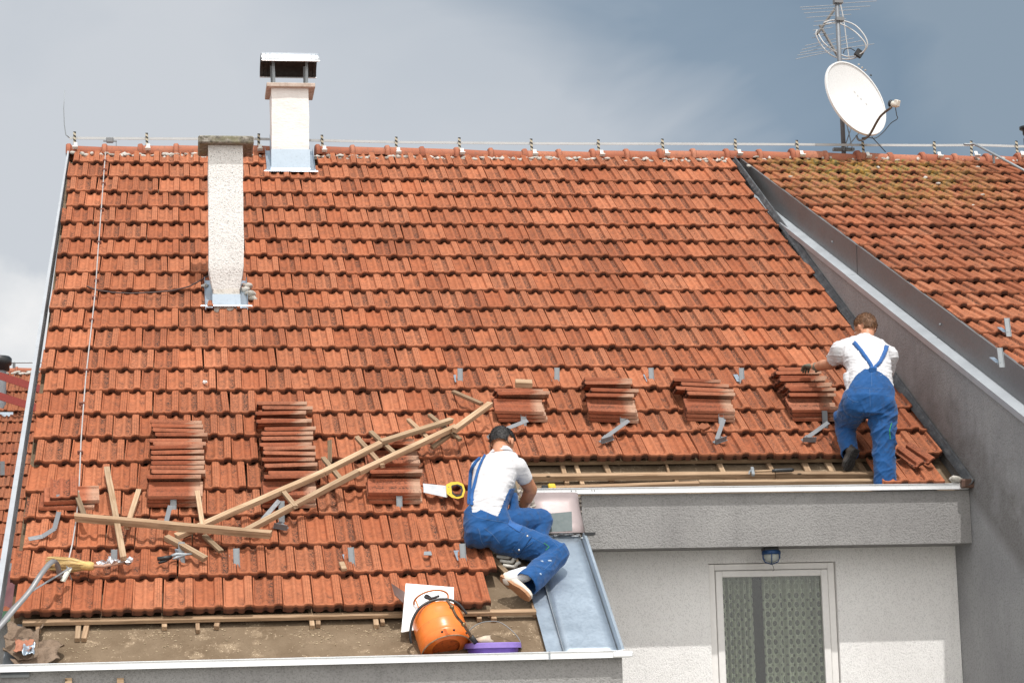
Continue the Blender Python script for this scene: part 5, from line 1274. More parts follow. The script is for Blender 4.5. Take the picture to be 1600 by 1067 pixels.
# ------------------------------------------------------------------ lamp under the fascia
lp = aty(1205, 866, YF+.13); lamp = empty('caged_lamp', lp, 'blue caged bulkhead lamp hanging under the grey fascia above the window', 'lamp')
lz = CZ+1.078
BLUE_M = plain('blue_lamp_metal', (.02, .06, .16), .4, .3)
MB().box((lp.x-.065, lp.y-.04, lz-.03), (lp.x+.055, lp.y+.06, lz-.002), bev=.006).build('base', BLACKP, lamp)
LT = Matrix.Translation((lp.x, lp.y, lz-.025)) @ Matrix.Diagonal((1.5, 1.5, 1.0, 1.0))
MB().lathe([(.046, .0), (.050, -.01), (.050, -.03), (.042, -.032)], 20, LT).build('collar', BLUE_M, lamp, True)
MB().lathe([(.040, -.028), (.040, -.06), (.030, -.082), (.012, -.094), (.0, -.096)], 20, LT).build('glass_bowl', plain('cloudy_glass', (.34, .36, .34), .15, 0, .6, nz=.1), lamp, True)
for k_ in range(3):
    a = math.pi*k_/3+.3; c_, s_ = math.cos(a), math.sin(a)
    MB().tube([LT @ Vector((r_*c_, r_*s_, z_)) for r_, z_ in ((-.050, -.02), (-.050, -.06), (-.038, -.09), (0, -.108), (.038, -.09), (.050, -.06), (.050, -.02))], .004, 6).build('cage_wire', BLUE_M, lamp, True)
MB().tube([LT @ Vector(v) for v in ((0, 0, -.105), (.008, 0, -.125), (.012, 0, -.15), (.004, 0, -.16))], .002, 5).build('pull_wire', BLACKP, lamp)
# two laths standing against the lower wall
for x, lb in ((107, 'left pale lath end standing against the wall under the lower gutter'), (188, 'right pale lath end standing against the wall under the lower gutter')):
    p = aty(x, 1061, YL-.03); tag(MB().box((p.x-.022, YL-.03, .0), (p.x+.022, YL-.005, p.z+.01)).build('wooden_lath', WOOD_L, None), lb, 'lath', 'laths against the lower wall')
# brown stopped end of the upper gutter by the firewall
ge = aty(1514, 752, YF-.06); MB().box((ge.x-.07, YF-.10, CZ+1.505), (ge.x+.035, YF+.02, CZ+1.575), bev=.01).build('gutter_end', plain('brown_gutter_end', (.10, .055, .04), .6, nz=.25), g2)
MB().blob((ge.x-.10, YF-.04, CZ+1.58), (.05, .035, .03), 2, .3, 8).build('mortar_lump', MORTAR, g2, True)
# ------------------------------------------------------------------ people
from mathutils.bvhtree import BVHTree
def caps(mb, p, q, r1, r2, n=14, k=4):
    p, q = Vector(p), Vector(q); d = (q-p).normalized(); pts = []; rr_ = []
    for i in range(k): a = math.pi/2*(1-i/k); pts.append(p-d*r1*math.sin(a)); rr_.append(max(1e-4, r1*math.cos(a)))
    pts.append(p); rr_.append(r1); pts.append((p+q)/2); rr_.append((r1+r2)/2); pts.append(q); rr_.append(r2)
    for i in range(1, k+1): a = math.pi/2*i/k; pts.append(q+d*r2*math.sin(a)); rr_.append(max(1e-4, r2*math.cos(a)))
    return mb.tube(pts, rr_, n)
def chain(mb, pts, rs_, n=14):
    for a, b, r1, r2 in zip(pts[:-1], pts[1:], rs_[:-1], rs_[1:]): caps(mb, a, b, r1, r2, n)
    return mb
def loft(mb, secs, n=24, power=2.3):
    V = []; F = []; k = len(secs)
    for c, a, b in secs:
        for j in range(n):
            t = 2*math.pi*j/n; ct, st = math.cos(t), math.sin(t)
            x = math.copysign(abs(ct)**(2/power), ct); y = math.copysign(abs(st)**(2/power), st); V.append(Vector(c)+Vector(a)*x+Vector(b)*y)
    for i in range(k-1):
        for j in range(n): F.append((i*n+j, i*n+(j+1) % n, (i+1)*n+(j+1) % n, (i+1)*n+j))
    F.append(tuple(range(n-1, -1, -1))); F.append(tuple((k-1)*n+j for j in range(n))); return mb.add(V, F)
def fuse(mb, voxel=.008, smooth=6, sfac=.5):
    """melt overlapping shapes into one continuous surface; returns (verts, faces)"""
    me = bpy.data.meshes.new('tmp'); me.from_pydata(mb.v, [], mb.f)
    bm = bmesh.new(); bm.from_mesh(me); bmesh.ops.recalc_face_normals(bm, faces=bm.faces); bm.to_mesh(me); bm.free()
    o = link(bpy.data.objects.new('tmp', me)); m = o.modifiers.new('r', 'REMESH'); m.mode = 'VOXEL'; m.voxel_size = voxel; m.adaptivity = 0
    if smooth: s = o.modifiers.new('s', 'SMOOTH'); s.iterations = smooth; s.factor = sfac
    dg = bpy.context.evaluated_depsgraph_get(); ev = o.evaluated_get(dg); r = bpy.data.meshes.new_from_object(ev)
    bpy.data.objects.remove(o); bpy.data.meshes.remove(me); return r
def displace(me, fn):
    n = len(me.vertices); co = [v.co.copy() for v in me.vertices]; no = [v.normal.copy() for v in me.vertices]
    for i, v in enumerate(me.vertices): v.co = co[i]+no[i]*fn(co[i], no[i])
    me.update()
def cut(me, keep):
    bm = bmesh.new(); bm.from_mesh(me); bmesh.ops.delete(bm, geom=[v for v in bm.verts if not keep(v.co)], context='VERTS'); bm.to_mesh(me); bm.free(); me.update()
def finish(me, name, m, parent, thick=0.0):
    me.name = name; me.materials.clear(); me.materials.append(m); me.shade_smooth(); o = link(bpy.data.objects.new(name, me)); par(o, parent)
    if thick: s = o.modifiers.new('s', 'SOLIDIFY'); s.thickness = thick; s.offset = -1
    return o
def toppx(co):
    d = Vector(co)-Vector((0, 0, CZ)); z = d.dot(CF); return 800+FPX*d.dot(CR)/z, 533.5-FPX*d.dot(CU)/z
def interp(xs, x):
    if x <= xs[0][0]: return xs[0][1]
    for (a, b), (c, d) in zip(xs[:-1], xs[1:]):
        if a <= x <= c: return b+(d-b)*(x-a)/(c-a+1e-9)
    return xs[-1][1]
def bvh(o):
    me = o.data; return BVHTree.FromPolygons([o.matrix_basis @ v.co for v in me.vertices], [tuple(p.vertices) for p in me.polygons])
def hit(bv, x, y, off=.004):
    d = pix(x, y).normalized(); loc, no, i, dist = bv.ray_cast(Vector((0, 0, CZ)), d)
    if loc is None: return None
    if no.dot(d) > 0: no = -no
    return loc+no*off
def decal(bv, quad, name, m, parent, off=.004, th=.004, nu=8, nv=8):
    """a sewn-on patch that follows the cloth"""
    V = []; 
    for i in range(nu+1):
        for j in range(nv+1):
            s, t = i/nu, j/nv; a = [Vector(p) for p in quad]; p = (a[0]*(1-s)+a[1]*s)*(1-t)+(a[3]*(1-s)+a[2]*s)*t
            h_ = hit(bv, p.x, p.y, off)
            if h_ is None: return None
            V.append(h_)
    F = [(i*(nv+1)+j, (i+1)*(nv+1)+j, (i+1)*(nv+1)+j+1, i*(nv+1)+j+1) for i in range(nu) for j in range(nv)]
    o = MB().add(V, F).build(name, m, parent, True); sm = o.modifiers.new('s', 'SOLIDIFY'); sm.thickness = th; return o
def seam(bv, pts, name, m, parent, r=.0016, off=.0006, n=9):
    pp = []
    for (x0, y0), (x1, y1) in zip(pts[:-1], pts[1:]):
        for i in range(n):
            h_ = hit(bv, x0+(x1-x0)*i/n, y0+(y1-y0)*i/n, off)
            if h_ is not None: pp.append(h_)
    return MB().tube(pp, r, 5).build(name, m, parent, True) if len(pp) > 2 else None
def strap_on(bv, pts, wdt, name, m, parent, off=.006, rough=0.0):
    P2 = spl([Vector((x, y, 0)) for x, y in pts], 6); pp = []
    for p in P2:
        h_ = hit(bv, p.x, p.y, off)
        if h_ is not None: pp.append(h_)
    V = []; k = len(pp)
    for i, p in enumerate(pp):
        t = (pp[min(i+1, k-1)]-pp[max(i-1, 0)]).normalized(); d = p-Vector((0, 0, CZ)); s = t.cross(d).normalized()
        ww = wdt(i/(k-1)) if callable(wdt) else wdt; bump_ = .0025*math.sin(i*2.6)*rough
        V += [p-s*ww/2+d.normalized()*-bump_, p-d.normalized()*.0035, p+s*ww/2]
    F = []
    for i in range(k-1):
        for j in (0, 1): F.append((3*i+j, 3*i+j+1, 3*i+3+j+1, 3*i+3+j))
    o = MB().add(V, F).build(name, m, parent, True); sm = o.modifiers.new('s', 'SOLIDIFY'); sm.thickness = .004; return o
def skin(name, c, c2, red=.0):
    def f(T, b):
        P_ = wpos(T); n1 = T.noise(P_, 12, 4, .6); n2 = T.noise(P_, 140, 3, .6)
        T.l.new(T.mix(T.maprange(n1, .35, .65), (*c,), (*c2,)), b.inputs['Base Color']); bump(T, b, n2, .12, .003)
        b.inputs['Subsurface Weight'].default_value = .12; b.inputs['Subsurface Radius'].default_value = (.6, .2, .1); b.inputs['Subsurface Scale'].default_value = .02
    return mat(name, c, .48, 0, .35, f)
SKIN = skin('tanned_skin', (.40, .185, .105), (.47, .225, .135))
def cloth(name, c, c2, weave=420, dirt=0.0, dc=(.1, .09, .08)):
    def f(T, b):
        P_ = wpos(T); n1 = T.noise(P_, 9, 5, .6); n2 = T.noise(P_, weave, 2, .6); n3 = T.noise(P_, 22, 5, .65)
        col = T.mix(T.maprange(n1, .35, .65), (*c,), (*c2,))
        if dirt: col = T.mix(T.math('MULTIPLY', T.maprange(n3, .54, .68), dirt), col, dc)
        T.l.new(col, b.inputs['Base Color']); bump(T, b, T.math('ADD', n2, T.math('MULTIPLY', n3, .8)), .25, .004)
        b.inputs['Sheen Weight'].default_value = .15
    return mat(name, c, .85, 0, .15, f)
BLUE = cloth('blue_workwear', (.010, .058, .175), (.015, .078, .23), 420, .45, (.035, .05, .085))
BLUE_S = cloth('blue_strap', (.022, .085, .25), (.03, .11, .31))
WHITE_T = cloth('white_cotton', (.52, .515, .53), (.58, .575, .59), 500)
THREAD = plain('pale_blue_thread', (.07, .14, .28), .8)
GREENP = plain('green_smear', (.03, .22, .08), .8, nz=.3)
def hair(name, c, c2):
    def f(T, b):
        P_ = wpos(T); n1 = T.noise(T.vscale(P_, (1, 1, .35)), 120, 4, .7); T.l.new(T.mix(T.maprange(n1, .35, .65), (*c,), (*c2,)), b.inputs['Base Color']); bump(T, b, n1, .6, .006)
    return mat(name, c, .55, 0, .4, f)
HAIR_B = hair('brown_hair', (.075, .032, .014), (.19, .09, .04)); HAIR_D = hair('dark_hair', (.008, .007, .007), (.025, .021, .02))
def head_shapes(mb, c, f_, u_, nk, k_=1.0):
    """skull, jaw, brow, nose, lips, chin, ears and neck; c = centre between the ears, f_ = where the face looks, u_ = crown"""
    r_ = f_.cross(u_).normalized(); L = lambda a, b, d: c+(f_*a+r_*b+u_*d)*k_
    R3 = Matrix(((r_.x, f_.x, u_.x), (r_.y, f_.y, u_.y), (r_.z, f_.z, u_.z)))
    def ell(cc, rx, ry, rz):
        M = Matrix.Translation(cc) @ R3.to_4x4(); return mb.blob((0, 0, 0), (rx*k_, ry*k_, rz*k_), 3, 0, 0, 0, M)
    ell(L(-.008, 0, .030), .076, .096, .088); ell(L(.03, 0, -.045), .058, .066, .062); ell(L(.068, 0, -.088), .026, .022, .018)
    ell(L(.082, 0, .018), .048, .016, .014); chain(mb, [L(.088, 0, .008), L(.108, 0, -.026), L(.094, 0, -.034)], [.008, .012, .012], 8)
    for s in (-1, 1):
        ell(L(.100, s*.011, -.033), .008, .010, .007); ell(L(.066, s*.042, -.022), .022, .022, .018)
        ell(L(-.012, s*.080, -.012), .009, .018, .030); ell(L(-.018, s*.086, -.004), .006, .012, .018)
    ell(L(.092, 0, -.056), .022, .010, .006); ell(L(.090, 0, -.066), .020, .010, .006)
    chain(mb, [c+u_*-.03-f_*.025, nk], [.056, .060], 16)
    return L, r_, R3
def eyes(L, parent):
    for s in (-1, 1):
        MB().blob(L(.082, s*.031, -.002), .0125, 2).build('eye', plain('eye_white', (.7, .68, .66), .2), parent, True)
        MB().blob(L(.091, s*.031, -.002), .006, 1).build('iris', DARK, parent, True)
def finger(mb, base, d1, d2, ln, r):
    p1 = base+d1*ln*.42; p2 = p1+(d1*.5+d2*.5).normalized()*ln*.32; p3 = p2+d2*ln*.26
    chain(mb, [base, p1, p2, p3], [r, r*.96, r*.88, r*.76], 8)
def hand(mb, w, fw, up, side, curl=.5, s=1.0):
    """w wrist, fw towards the fingers, up = back of the hand, side = towards the thumb"""
    lat = side.normalized(); fw = fw.normalized(); up = up.normalized()
    loft(mb, [(w, lat*.024*s, up*.017*s), (w+fw*.03*s, lat*.032*s, up*.017*s), (w+fw*.075*s, lat*.040*s, up*.015*s), (w+fw*.092*s, lat*.038*s, up*.012*s)], 14)
    for i, (o_, ln) in enumerate(((.030, .072), (.010, .080), (-.011, .075), (-.030, .058))):
        d1 = (fw-up*curl*.6).normalized(); d2 = (fw*(1-curl)-up*curl*1.5).normalized(); finger(mb, w+fw*.088*s+lat*o_*s, d1, d2, ln*s, .0095*s)
    th = w+fw*.025*s+lat*.030*s; d1 = (fw*.6+lat*.75-up*.25).normalized(); d2 = (fw*.9+lat*.1-up*.6*curl-up*.2).normalized()
    chain(mb, [th, th+d1*.038*s, th+d1*.038*s+d2*.030*s, th+d1*.038*s+d2*.052*s], [.014*s, .0125*s, .011*s, .009*s], 8)
def fold(v, n, amp, fr, seed, ax=(1, 1, 1)):
    q = Vector((v.x*ax[0], v.y*ax[1], v.z*ax[2]))*fr+Vector((seed, seed*.7, 0)); a = 1-abs(noise.noise(q)*2.2); b = 1-abs(noise.noise(q*2.1+Vector((3, 1, 7)))*2.2)
    return amp*(max(0, a)**3*.8+max(0, b)**3*.35-.35)
P = aty
# ================================================== the man on the right, seen from behind, one knee on the roof
w2 = empty('person', P(1356, 700, 16.9), 'brown-haired man in white T-shirt and blue dungarees bending over the roof beside the firewall', 'person', 'roofers at work')
neck2, sh_c = P(1351, 527, 17.27), P(1352, 543, 17.20)
hd2 = P(1352, 513, 17.33); f2 = Vector((-.42, .84, -.36)).normalized(); u2 = (Vector((0, .15, 1))-f2*Vector((0, .15, 1)).dot(f2)).normalized()
mb = MB(); L2, r2_, R32 = head_shapes(mb, hd2, f2, u2, neck2+Vector((0, -.02, -.03)), 1.04)
t2 = lambda t: Vector((0, math.cos(t), -math.sin(t)))
tor2 = [(P(1358, 648, 16.82), .17, .12, .05), (P(1356, 628, 16.84), .205, .15, .25), (P(1360, 600, 16.92), .178, .125, .42), (P(1358, 578, 17.02), .178, .12, .5), (P(1352, 556, 17.13), .200, .12, .55), (P(1351, 540, 17.21), .185, .10, .6), (P(1351, 531, 17.25), .10, .07, .6)]
def tor(secs, g=0.0, tilt=0.0): return [(c, Vector((a+g, 0, -(a+g)*tilt)), t2(th)*(b+g)) for c, a, b, th in secs]
loft(mb, tor(tor2, -.02, .07))
aL = [P(1312, 547, 17.20), P(1298, 569, 17.42), P(1276, 573, 17.64), P(1270, 572, 17.68)]
aR = [P(1389, 556, 17.2), P(1380, 605, 17.36), P(1353, 640, 17.36)]
chain(mb, aL, [.060, .046, .033, .028], 16); chain(mb, [P(1287, 570, 17.53), P(1280, 572, 17.6)], [.047, .040], 14)
chain(mb, aR, [.060, .045, .032], 16)
legR = [P(1380, 640, 16.83), P(1381, 690, 16.78), P(1382, 752, 16.76)]; legL = [P(1336, 638, 16.86), P(1323, 666, 17.22), P(1324, 686, 17.04)]
chain(mb, legR, [.09, .062, .045], 16); chain(mb, legL, [.09, .065, .034], 16)
finish(fuse(mb, .0065, 3), 'body', SKIN, w2)
bodyv2 = None
eyes(L2, w2)
# shirt
mb = MB(); loft(mb, tor(tor2[1:], .004, .07)); loft(mb, [(P(1350, 533, 17.25), Vector((.085, 0, -.01)), t2(.6)*.075), (P(1350, 525, 17.28), Vector((.070, 0, 0)), t2(.6)*.066)])
caps(mb, P(1330, 541, 17.2), aL[0], .072, .078, 16); caps(mb, aL[0], aL[0].lerp(aL[1], .62), .078, .066, 16); caps(mb, P(1330, 552, 17.17), P(1316, 556, 17.22), .08, .075)
caps(mb, P(1375, 546, 17.2), aR[0], .075, .078, 16); caps(mb, aR[0], aR[0].lerp(aR[1], .5), .078, .070, 16)
caps(mb, P(1326, 590, 16.98), P(1330, 606, 16.94), .05, .045)
sm_ = fuse(mb, .0065, 5)
displace(sm_, lambda v, n: fold(v, n, .009, 8, 1.3, (.5, .6, 1.9))+fold(v, n, .0035, 18, 4, (.5, .5, 1.7)))
cut(sm_, lambda c: not ((c-aL[0].lerp(aL[1], .66)).dot((aL[1]-aL[0]).normalized()) > 0 and toppx(c)[0] < 1322 and toppx(c)[1] < 592 and toppx(c)[0] < 1306+ (toppx(c)[1]-560)*.5))
cut(sm_, lambda c: not ((c-(P(1350, 527, 17.27))).dot(Vector((0, .25, 1)).normalized()) > .012 and abs(toppx(c)[0]-1351) < 22))
shirt2 = finish(sm_, 'shirt', WHITE_T, w2, .005); bvS2 = bvh(shirt2)
col2 = [hd2*0+P(1351+17*math.cos(a), 527.5+2.0*math.sin(a)*0, 17.275-.06*math.sin(a)) for a in [2*math.pi*i/24 for i in range(24)]]
MB().tube(col2, .008, 8, closed=True).build('collar', WHITE_T, shirt2, True)
# dungarees
mb = MB(); loft(mb, tor([(P(1358, 650, 16.82), .165, .12, .05)]+tor2[1:5], .014, .07))
mb.blob(P(1337, 632, 16.80), (.105, .10, .105), 3); mb.blob(P(1380, 632, 16.79), (.105, .10, .11), 3)
chain(mb, [P(1379, 640, 16.84), P(1380, 668, 16.80), P(1381, 700, 16.78), P(1382, 730, 16.765), P(1383, 754, 16.755)], [.122, .108, .092, .088, .093], 20)
chain(mb, [P(1335, 636, 16.88), P(1326, 652, 17.06), P(1321, 667, 17.20)], [.120, .105, .090], 20); chain(mb, [P(1321, 667, 17.20), P(1323, 684, 17.06), P(1328, 708, 16.93)], [.090, .078, .070], 20)
mb.blob(P(1308, 650, 17.08), (.03, .05, .045), 2)
bm_ = fuse(mb, .0068, 5)
def wfold(v, n):
    x, y = toppx(v); k = 1.0+1.3*max(0, 1-abs(y-690)/60)*(x > 1350)+.8*max(0, 1-abs(y-655)/25)
    return k*(fold(v, n, .0060, 5.5, 2.1, (1.5, .8, 1.0))+fold(Vector((v.x+v.z*.7, v.y, v.z-v.x*.7)), n, .0060, 6.5, 8.5, (.45, .6, 1.9)))
displace(bm_, wfold)
edge2 = [(1300, 625), (1325, 607), (1328, 600), (1337, 586), (1350, 576), (1362, 575), (1376, 581), (1388, 590), (1396, 602), (1400, 615), (1420, 625)]
cut(bm_, lambda c: toppx(c)[1] > interp(edge2, toppx(c)[0]) and not (toppx(c)[1] > 758 and toppx(c)[0] > 1350))
cut(bm_, lambda c: not ((c-P(1326, 700, 16.95)).dot((P(1327, 703, 16.90)-P(1321, 667, 17.20)).normalized()) > .06 and toppx(c)[0] < 1350))
ov2 = finish(bm_, 'dungarees', BLUE, w2, .006); bvO2 = bvh(ov2)
for p_ in ([(1334, 536), (1345, 549), (1354, 561), (1361, 572), (1362, 577)], [(1385, 540), (1381, 553), (1375, 566), (1368, 573), (1367, 578)]):
    strap_on(bvS2, p_, lambda t: .036-.010*t, 'strap', BLUE_S, w2, .008, 1.0)
MB().box((-.03, -.006, -.02), (.03, .006, .02), Matrix.Translation((hit(bvO2, 1363, 579, .008) or P(1363, 579, 16.9))), 0, .004).build('strap_keeper', BLUE, w2)
for s_, m_ in (([(1327, 604), (1345, 606), (1362, 607), (1380, 607), (1397, 608)], THREAD), ([(1362, 580), (1362, 607)], THREAD), ([(1359, 608), (1360, 640)], THREAD), ([(1322, 614), (1326, 622), (1334, 627), (1342, 628)], THREAD), ([(1384, 618), (1398, 620)], THREAD),):
    seam(bvO2, s_, 'stitching', m_, ov2)
seam(bvO2, [(1393, 661), (1390, 672), (1391, 688)], 'green_smear', GREENP, ov2, .004, .001)
decal(bvO2, [(1381, 617), (1399, 619), (1400, 644), (1380, 642)], 'pocket', BLUE, ov2, .003, .003)
def hair_cap(L, R3, c, name, m, parent, hairline, sc=(.083, .103, .094), amp=.005, tufts=500, tl=.014, seed=1):
    mb = MB(); M = Matrix.Translation(L(-.008, 0, .030)) @ R3.to_4x4(); mb.blob((0, 0, 0), sc, 5, 0, 0, 0, M)
    mb.blob((0, -.03, -.03), (sc[0]*.86, sc[1]*.72, sc[2]*.8), 4, 0, 0, 0, M)
    me = fuse(mb, .006, 3); inv = M.inverted()
    displace(me, lambda v, n: amp*(noise.noise(v*38+Vector((seed, 0, 0)))*1.6+noise.noise(v*90)))
    cut(me, lambda v: hairline(inv @ v))
    rr2 = random.Random(seed); mbt = MB(); fs = list(me.polygons); 
    for i in range(tufts):
        p = rr2.choice(fs); q = Vector(p.center); n = Vector(p.normal); dn_2 = (R3 @ Vector((rr2.gauss(0, .5), -.35+rr2.gauss(0, .3), -.65+rr2.gauss(0, .35)))); t = (dn_2-n*dn_2.dot(n)).normalized()
        s = t.cross(n).normalized()*.0022; ln = tl*rr2.uniform(.6, 1.3)
        mbt.add([q-s-n*.002, q+s-n*.002, q+t*ln*.6+s*.8+n*.004, q+t*ln*.6-s*.8+n*.004, q+t*ln+n*.002], [(0, 1, 2, 3), (3, 2, 4)])
    me2 = bpy.data.meshes.new('hair'); V = [tuple(v.co) for v in me.vertices]; b = len(V)
    me2.from_pydata(V+mbt.v, [], [tuple(p.vertices) for p in me.polygons]+[tuple(b+i for i in f) for f in mbt.f]); return finish(me2, name, m, parent)
hair_cap(L2, R32, hd2, 'hair', HAIR_B, w2, lambda q: q.z > -.072+max(0, (q.y+.02))*1.1 and not (abs(q.x) > .066 and -.045 < q.y < .03 and q.z < -.022) and not (q.y > .05 and q.z < .035), amp=.0035, tufts=1400, tl=.016, seed=5)
# gloves, each with five fingers
GLOVE = cloth('grey_green_glove', (.085, .09, .065), (.14, .145, .11), 160, .5, (.05, .045, .035))
mb = MB(); wv = P(1275, 573, 17.65); fwv = (P(1256, 570, 17.82)-wv).normalized(); upv = Vector((.1, -.35, .93)); upv = (upv-fwv*upv.dot(fwv)).normalized(); sdv = fwv.cross(upv)*-1
chain(mb, [wv-fwv*.035, wv+fwv*.01], [.037, .034], 14); hand(mb, wv, fwv, upv, -sdv, .75, 1.22)
gl_ = fuse(mb, .0035, 2); displace(gl_, lambda v, n: fold(v, n, .002, 45, 2)); finish(gl_, 'glove', GLOVE, w2)
mb = MB(); wv = P(1353, 641, 17.36); fwv = (P(1344, 656, 17.50)-wv).normalized(); upv = Vector((0, -.5, .85)); upv = (upv-fwv*upv.dot(fwv)).normalized()
chain(mb, [wv-fwv*.03, wv+fwv*.01], [.036, .033], 14); hand(mb, wv, fwv, upv, fwv.cross(upv), .35, 1.15)
finish(fuse(mb, .004, 2), 'glove', cloth('dark_glove', (.03, .03, .032), (.05, .05, .052)), w2)
# boots
BOOT = plain('brown_leather_boot', (.045, .036, .030), .55, 0, .4, .25, 18); SOLE = plain('black_tread', (.022, .020, .019), .7, nz=.3)
def boot(heel, toe, solen, parent, mu=BOOT, ms=SOLE, wd=.050, anl=None, treads=True):
    fw = (toe-heel).normalized(); sn = (solen-fw*solen.dot(fw)).normalized(); lat = fw.cross(sn); ln = (toe-heel).length
    H = lambda a, b, c: heel+fw*a*ln+lat*b+sn*c
    mb = MB(); loft(mb, [(H(-.02, 0, -.03), lat*wd*.62, sn*.026), (H(.12, 0, -.032), lat*wd*.74, sn*.030), (H(.4, 0, -.034), lat*wd*.80, sn*.032), (H(.68, 0, -.026), lat*wd*.98, sn*.026), (H(.9, 0, -.022), lat*wd*.82, sn*.022), (H(1.0, 0, -.018), lat*wd*.45, sn*.014)], 20)
    if anl: chain(mb, [H(.17, 0, -.045), anl], [.044, .046], 16)
    up_ = finish(fuse(mb, .005, 3), 'boot', mu, parent)
    out = [(-.03, -.6), (-.03, .6), (.12, .78), (.42, .72), (.66, 1.04), (.86, .92), (1.0, .5), (1.03, 0), (1.0, -.5), (.86, -.92), (.66, -1.04), (.42, -.72), (.12, -.78)]
    mb = MB(); V = [H(a, b*wd, c) for c in (-.010, .010) for a, b in out]; n = len(out)
    mb.add(V, [tuple(range(n-1, -1, -1)), tuple(range(n, 2*n))]+[(i, (i+1) % n, n+(i+1) % n, n+i) for i in range(n)])
    if treads:
        for i in range(9):
            a = .02+i*.115
            if .3 < a < .42: continue
            for b in (-.55, 0, .55):
                M = Matrix(((fw.x, lat.x, sn.x, 0), (fw.y, lat.y, sn.y, 0), (fw.z, lat.z, sn.z, 0), (0, 0, 0, 1))); M.translation = H(a, b*wd*(.95 if a > .5 else .75), .010)
                mb.box((-.009, -.011, 0), (.009, .011, .008), M, 0)
    mb.build('sole', ms, up_); return up_, H
boot(P(1337, 702, 16.86), P(1322, 735, 16.93), Vector((.35, -.82, -.45)), w2, wd=.050, anl=P(1325, 688, 17.03))
b2, H2 = boot(P(1384, 763, 16.70), P(1380, 757, 16.97), Vector((0, .1, -1)), w2, wd=.045, anl=P(1382, 752, 16.755), treads=False)
# ================================================== the man sitting on the tiles at the left of the opening
w1 = empty('person', P(765, 850, 15.9), 'dark-haired man in white T-shirt and blue dungarees sitting on the roof edge, back to us', 'person', 'roofers at work')
hd1 = P(785, 694, 16.19); f1_ = Vector((.50, .62, -.60)).normalized(); u1_ = (Vector((.12, .5, .86))-f1_*Vector((.12, .5, .86)).dot(f1_)).normalized()
mb = MB(); L1, r1_, R31 = head_shapes(mb, hd1, f1_, u1_, P(781, 709, 16.06), 1.12)
tor1 = [(P(765, 842, 15.85), .165, .125, .1), (P(762, 820, 15.86), .160, .125, .2), (P(758, 800, 15.90), .142, .108, .3), (P(766, 775, 15.95), .142, .108, .4), (P(772, 750, 16.0), .160, .112, .45), (P(777, 730, 16.04), .168, .105, .5), (P(781, 716, 16.07), .13, .085, .55), (P(782, 709, 16.09), .075, .065, .6)]
R1 = Matrix.Rotation(math.radians(-14), 3, 'Z')
def tor_(secs, g=0.0): return [(c, R1 @ Vector((a+g, 0, (a+g)*.10)), R1 @ t2(th)*(b+g)) for c, a, b, th in secs]
loft(mb, tor_(tor1, -.02))
aR1 = [P(809, 729, 15.99), P(829, 764, 16.13), P(816, 793, 16.24)]; aL1 = [P(749, 731, 16.10), P(756, 770, 16.33), P(796, 797, 16.36)]
chain(mb, aR1, [.056, .050, .032], 16); caps(mb, P(822, 751, 16.08), P(829, 763, 16.12), .050, .047); caps(mb, P(829, 766, 16.13), P(824, 779, 16.18), .049, .043)
chain(mb, aL1, [.056, .044, .031], 16)
# right hand, five fingers closed round the grip
wv = aR1[2]; fwv = (P(806, 798, 16.27)-wv).normalized(); upv = Vector((.45, -.75, .4)); upv = (upv-fwv*upv.dot(fwv)).normalized(); hand(mb, wv, fwv, upv, fwv.cross(upv)*-1, .9, 1.05)
wv = aL1[2]; fwv = Vector((1, -.1, .1)); upv = Vector((0, -.3, .95)); upv = (upv-fwv*upv.dot(fwv)).normalized(); hand(mb, wv, fwv, upv, fwv.cross(upv), .8, 1.0)
kR, kL = P(873, 866, 15.68), P(850, 813, 16.12)
chain(mb, [P(782, 838, 15.84), kR, P(838, 893, 15.52)], [.08, .058, .032], 16); chain(mb, [P(780, 825, 15.95), kL, P(835, 858, 16.0)], [.08, .056, .042], 16)
finish(fuse(mb, .0062, 2), 'body', SKIN, w1); eyes(L1, w1)
mb = MB(); loft(mb, tor_(tor1[1:7], .006)); loft(mb, [(P(781, 713, 16.07), R1 @ Vector((.105, 0, .01)), t2(.6)*.08), (P(782, 706, 16.10), R1 @ Vector((.078, 0, .008)), t2(.7)*.066)])
caps(mb, P(790, 726, 16.02), aR1[0], .07, .068, 16); caps(mb, aR1[0], aR1[0].lerp(aR1[1], .50), .070, .063, 16); caps(mb, P(765, 724, 16.05), aL1[0], .07, .066); caps(mb, aL1[0], aL1[0].lerp(aL1[1], .6), .068, .06)
caps(mb, P(797, 742, 16.0), P(792, 760, 15.97), .058, .05)
sm_ = fuse(mb, .0062, 4)
def sfold(v, n):
    x, y = toppx(v); k = .35+1.5*max(0, 1-abs(y-795)/32)+.8*max(0, 1-math.hypot(x-797, y-750)/26)
    return k*(fold(v, n, .008, 8, 6.3, (.45, .6, 2.1))+fold(v, n, .003, 18, 2, (.5, .5, 1.6)))
displace(sm_, sfold)
dA = (aR1[1]-aR1[0]).normalized(); cA = aR1[0].lerp(aR1[1], .58)
cut(sm_, lambda c: not ((c-cA).dot(dA) > 0 and toppx(c)[0] > 806))
nA = (hd1-P(781, 712, 16.07)).normalized(); cut(sm_, lambda c: not ((c-P(782, 706.5, 16.10)).dot(nA) > -.002 and abs(toppx(c)[0]-782) < 26))
shirt1 = finish(sm_, 'shirt', WHITE_T, w1, .005); bvS1 = bvh(shirt1)
mb = MB(); loft(mb, tor_([(P(766, 850, 15.85), .15, .11, .1)]+tor1[0:5], .018))
mb.blob(P(752, 832, 15.83), (.115, .12, .115), 3); mb.blob(P(784, 838, 15.79), (.11, .115, .11), 3)
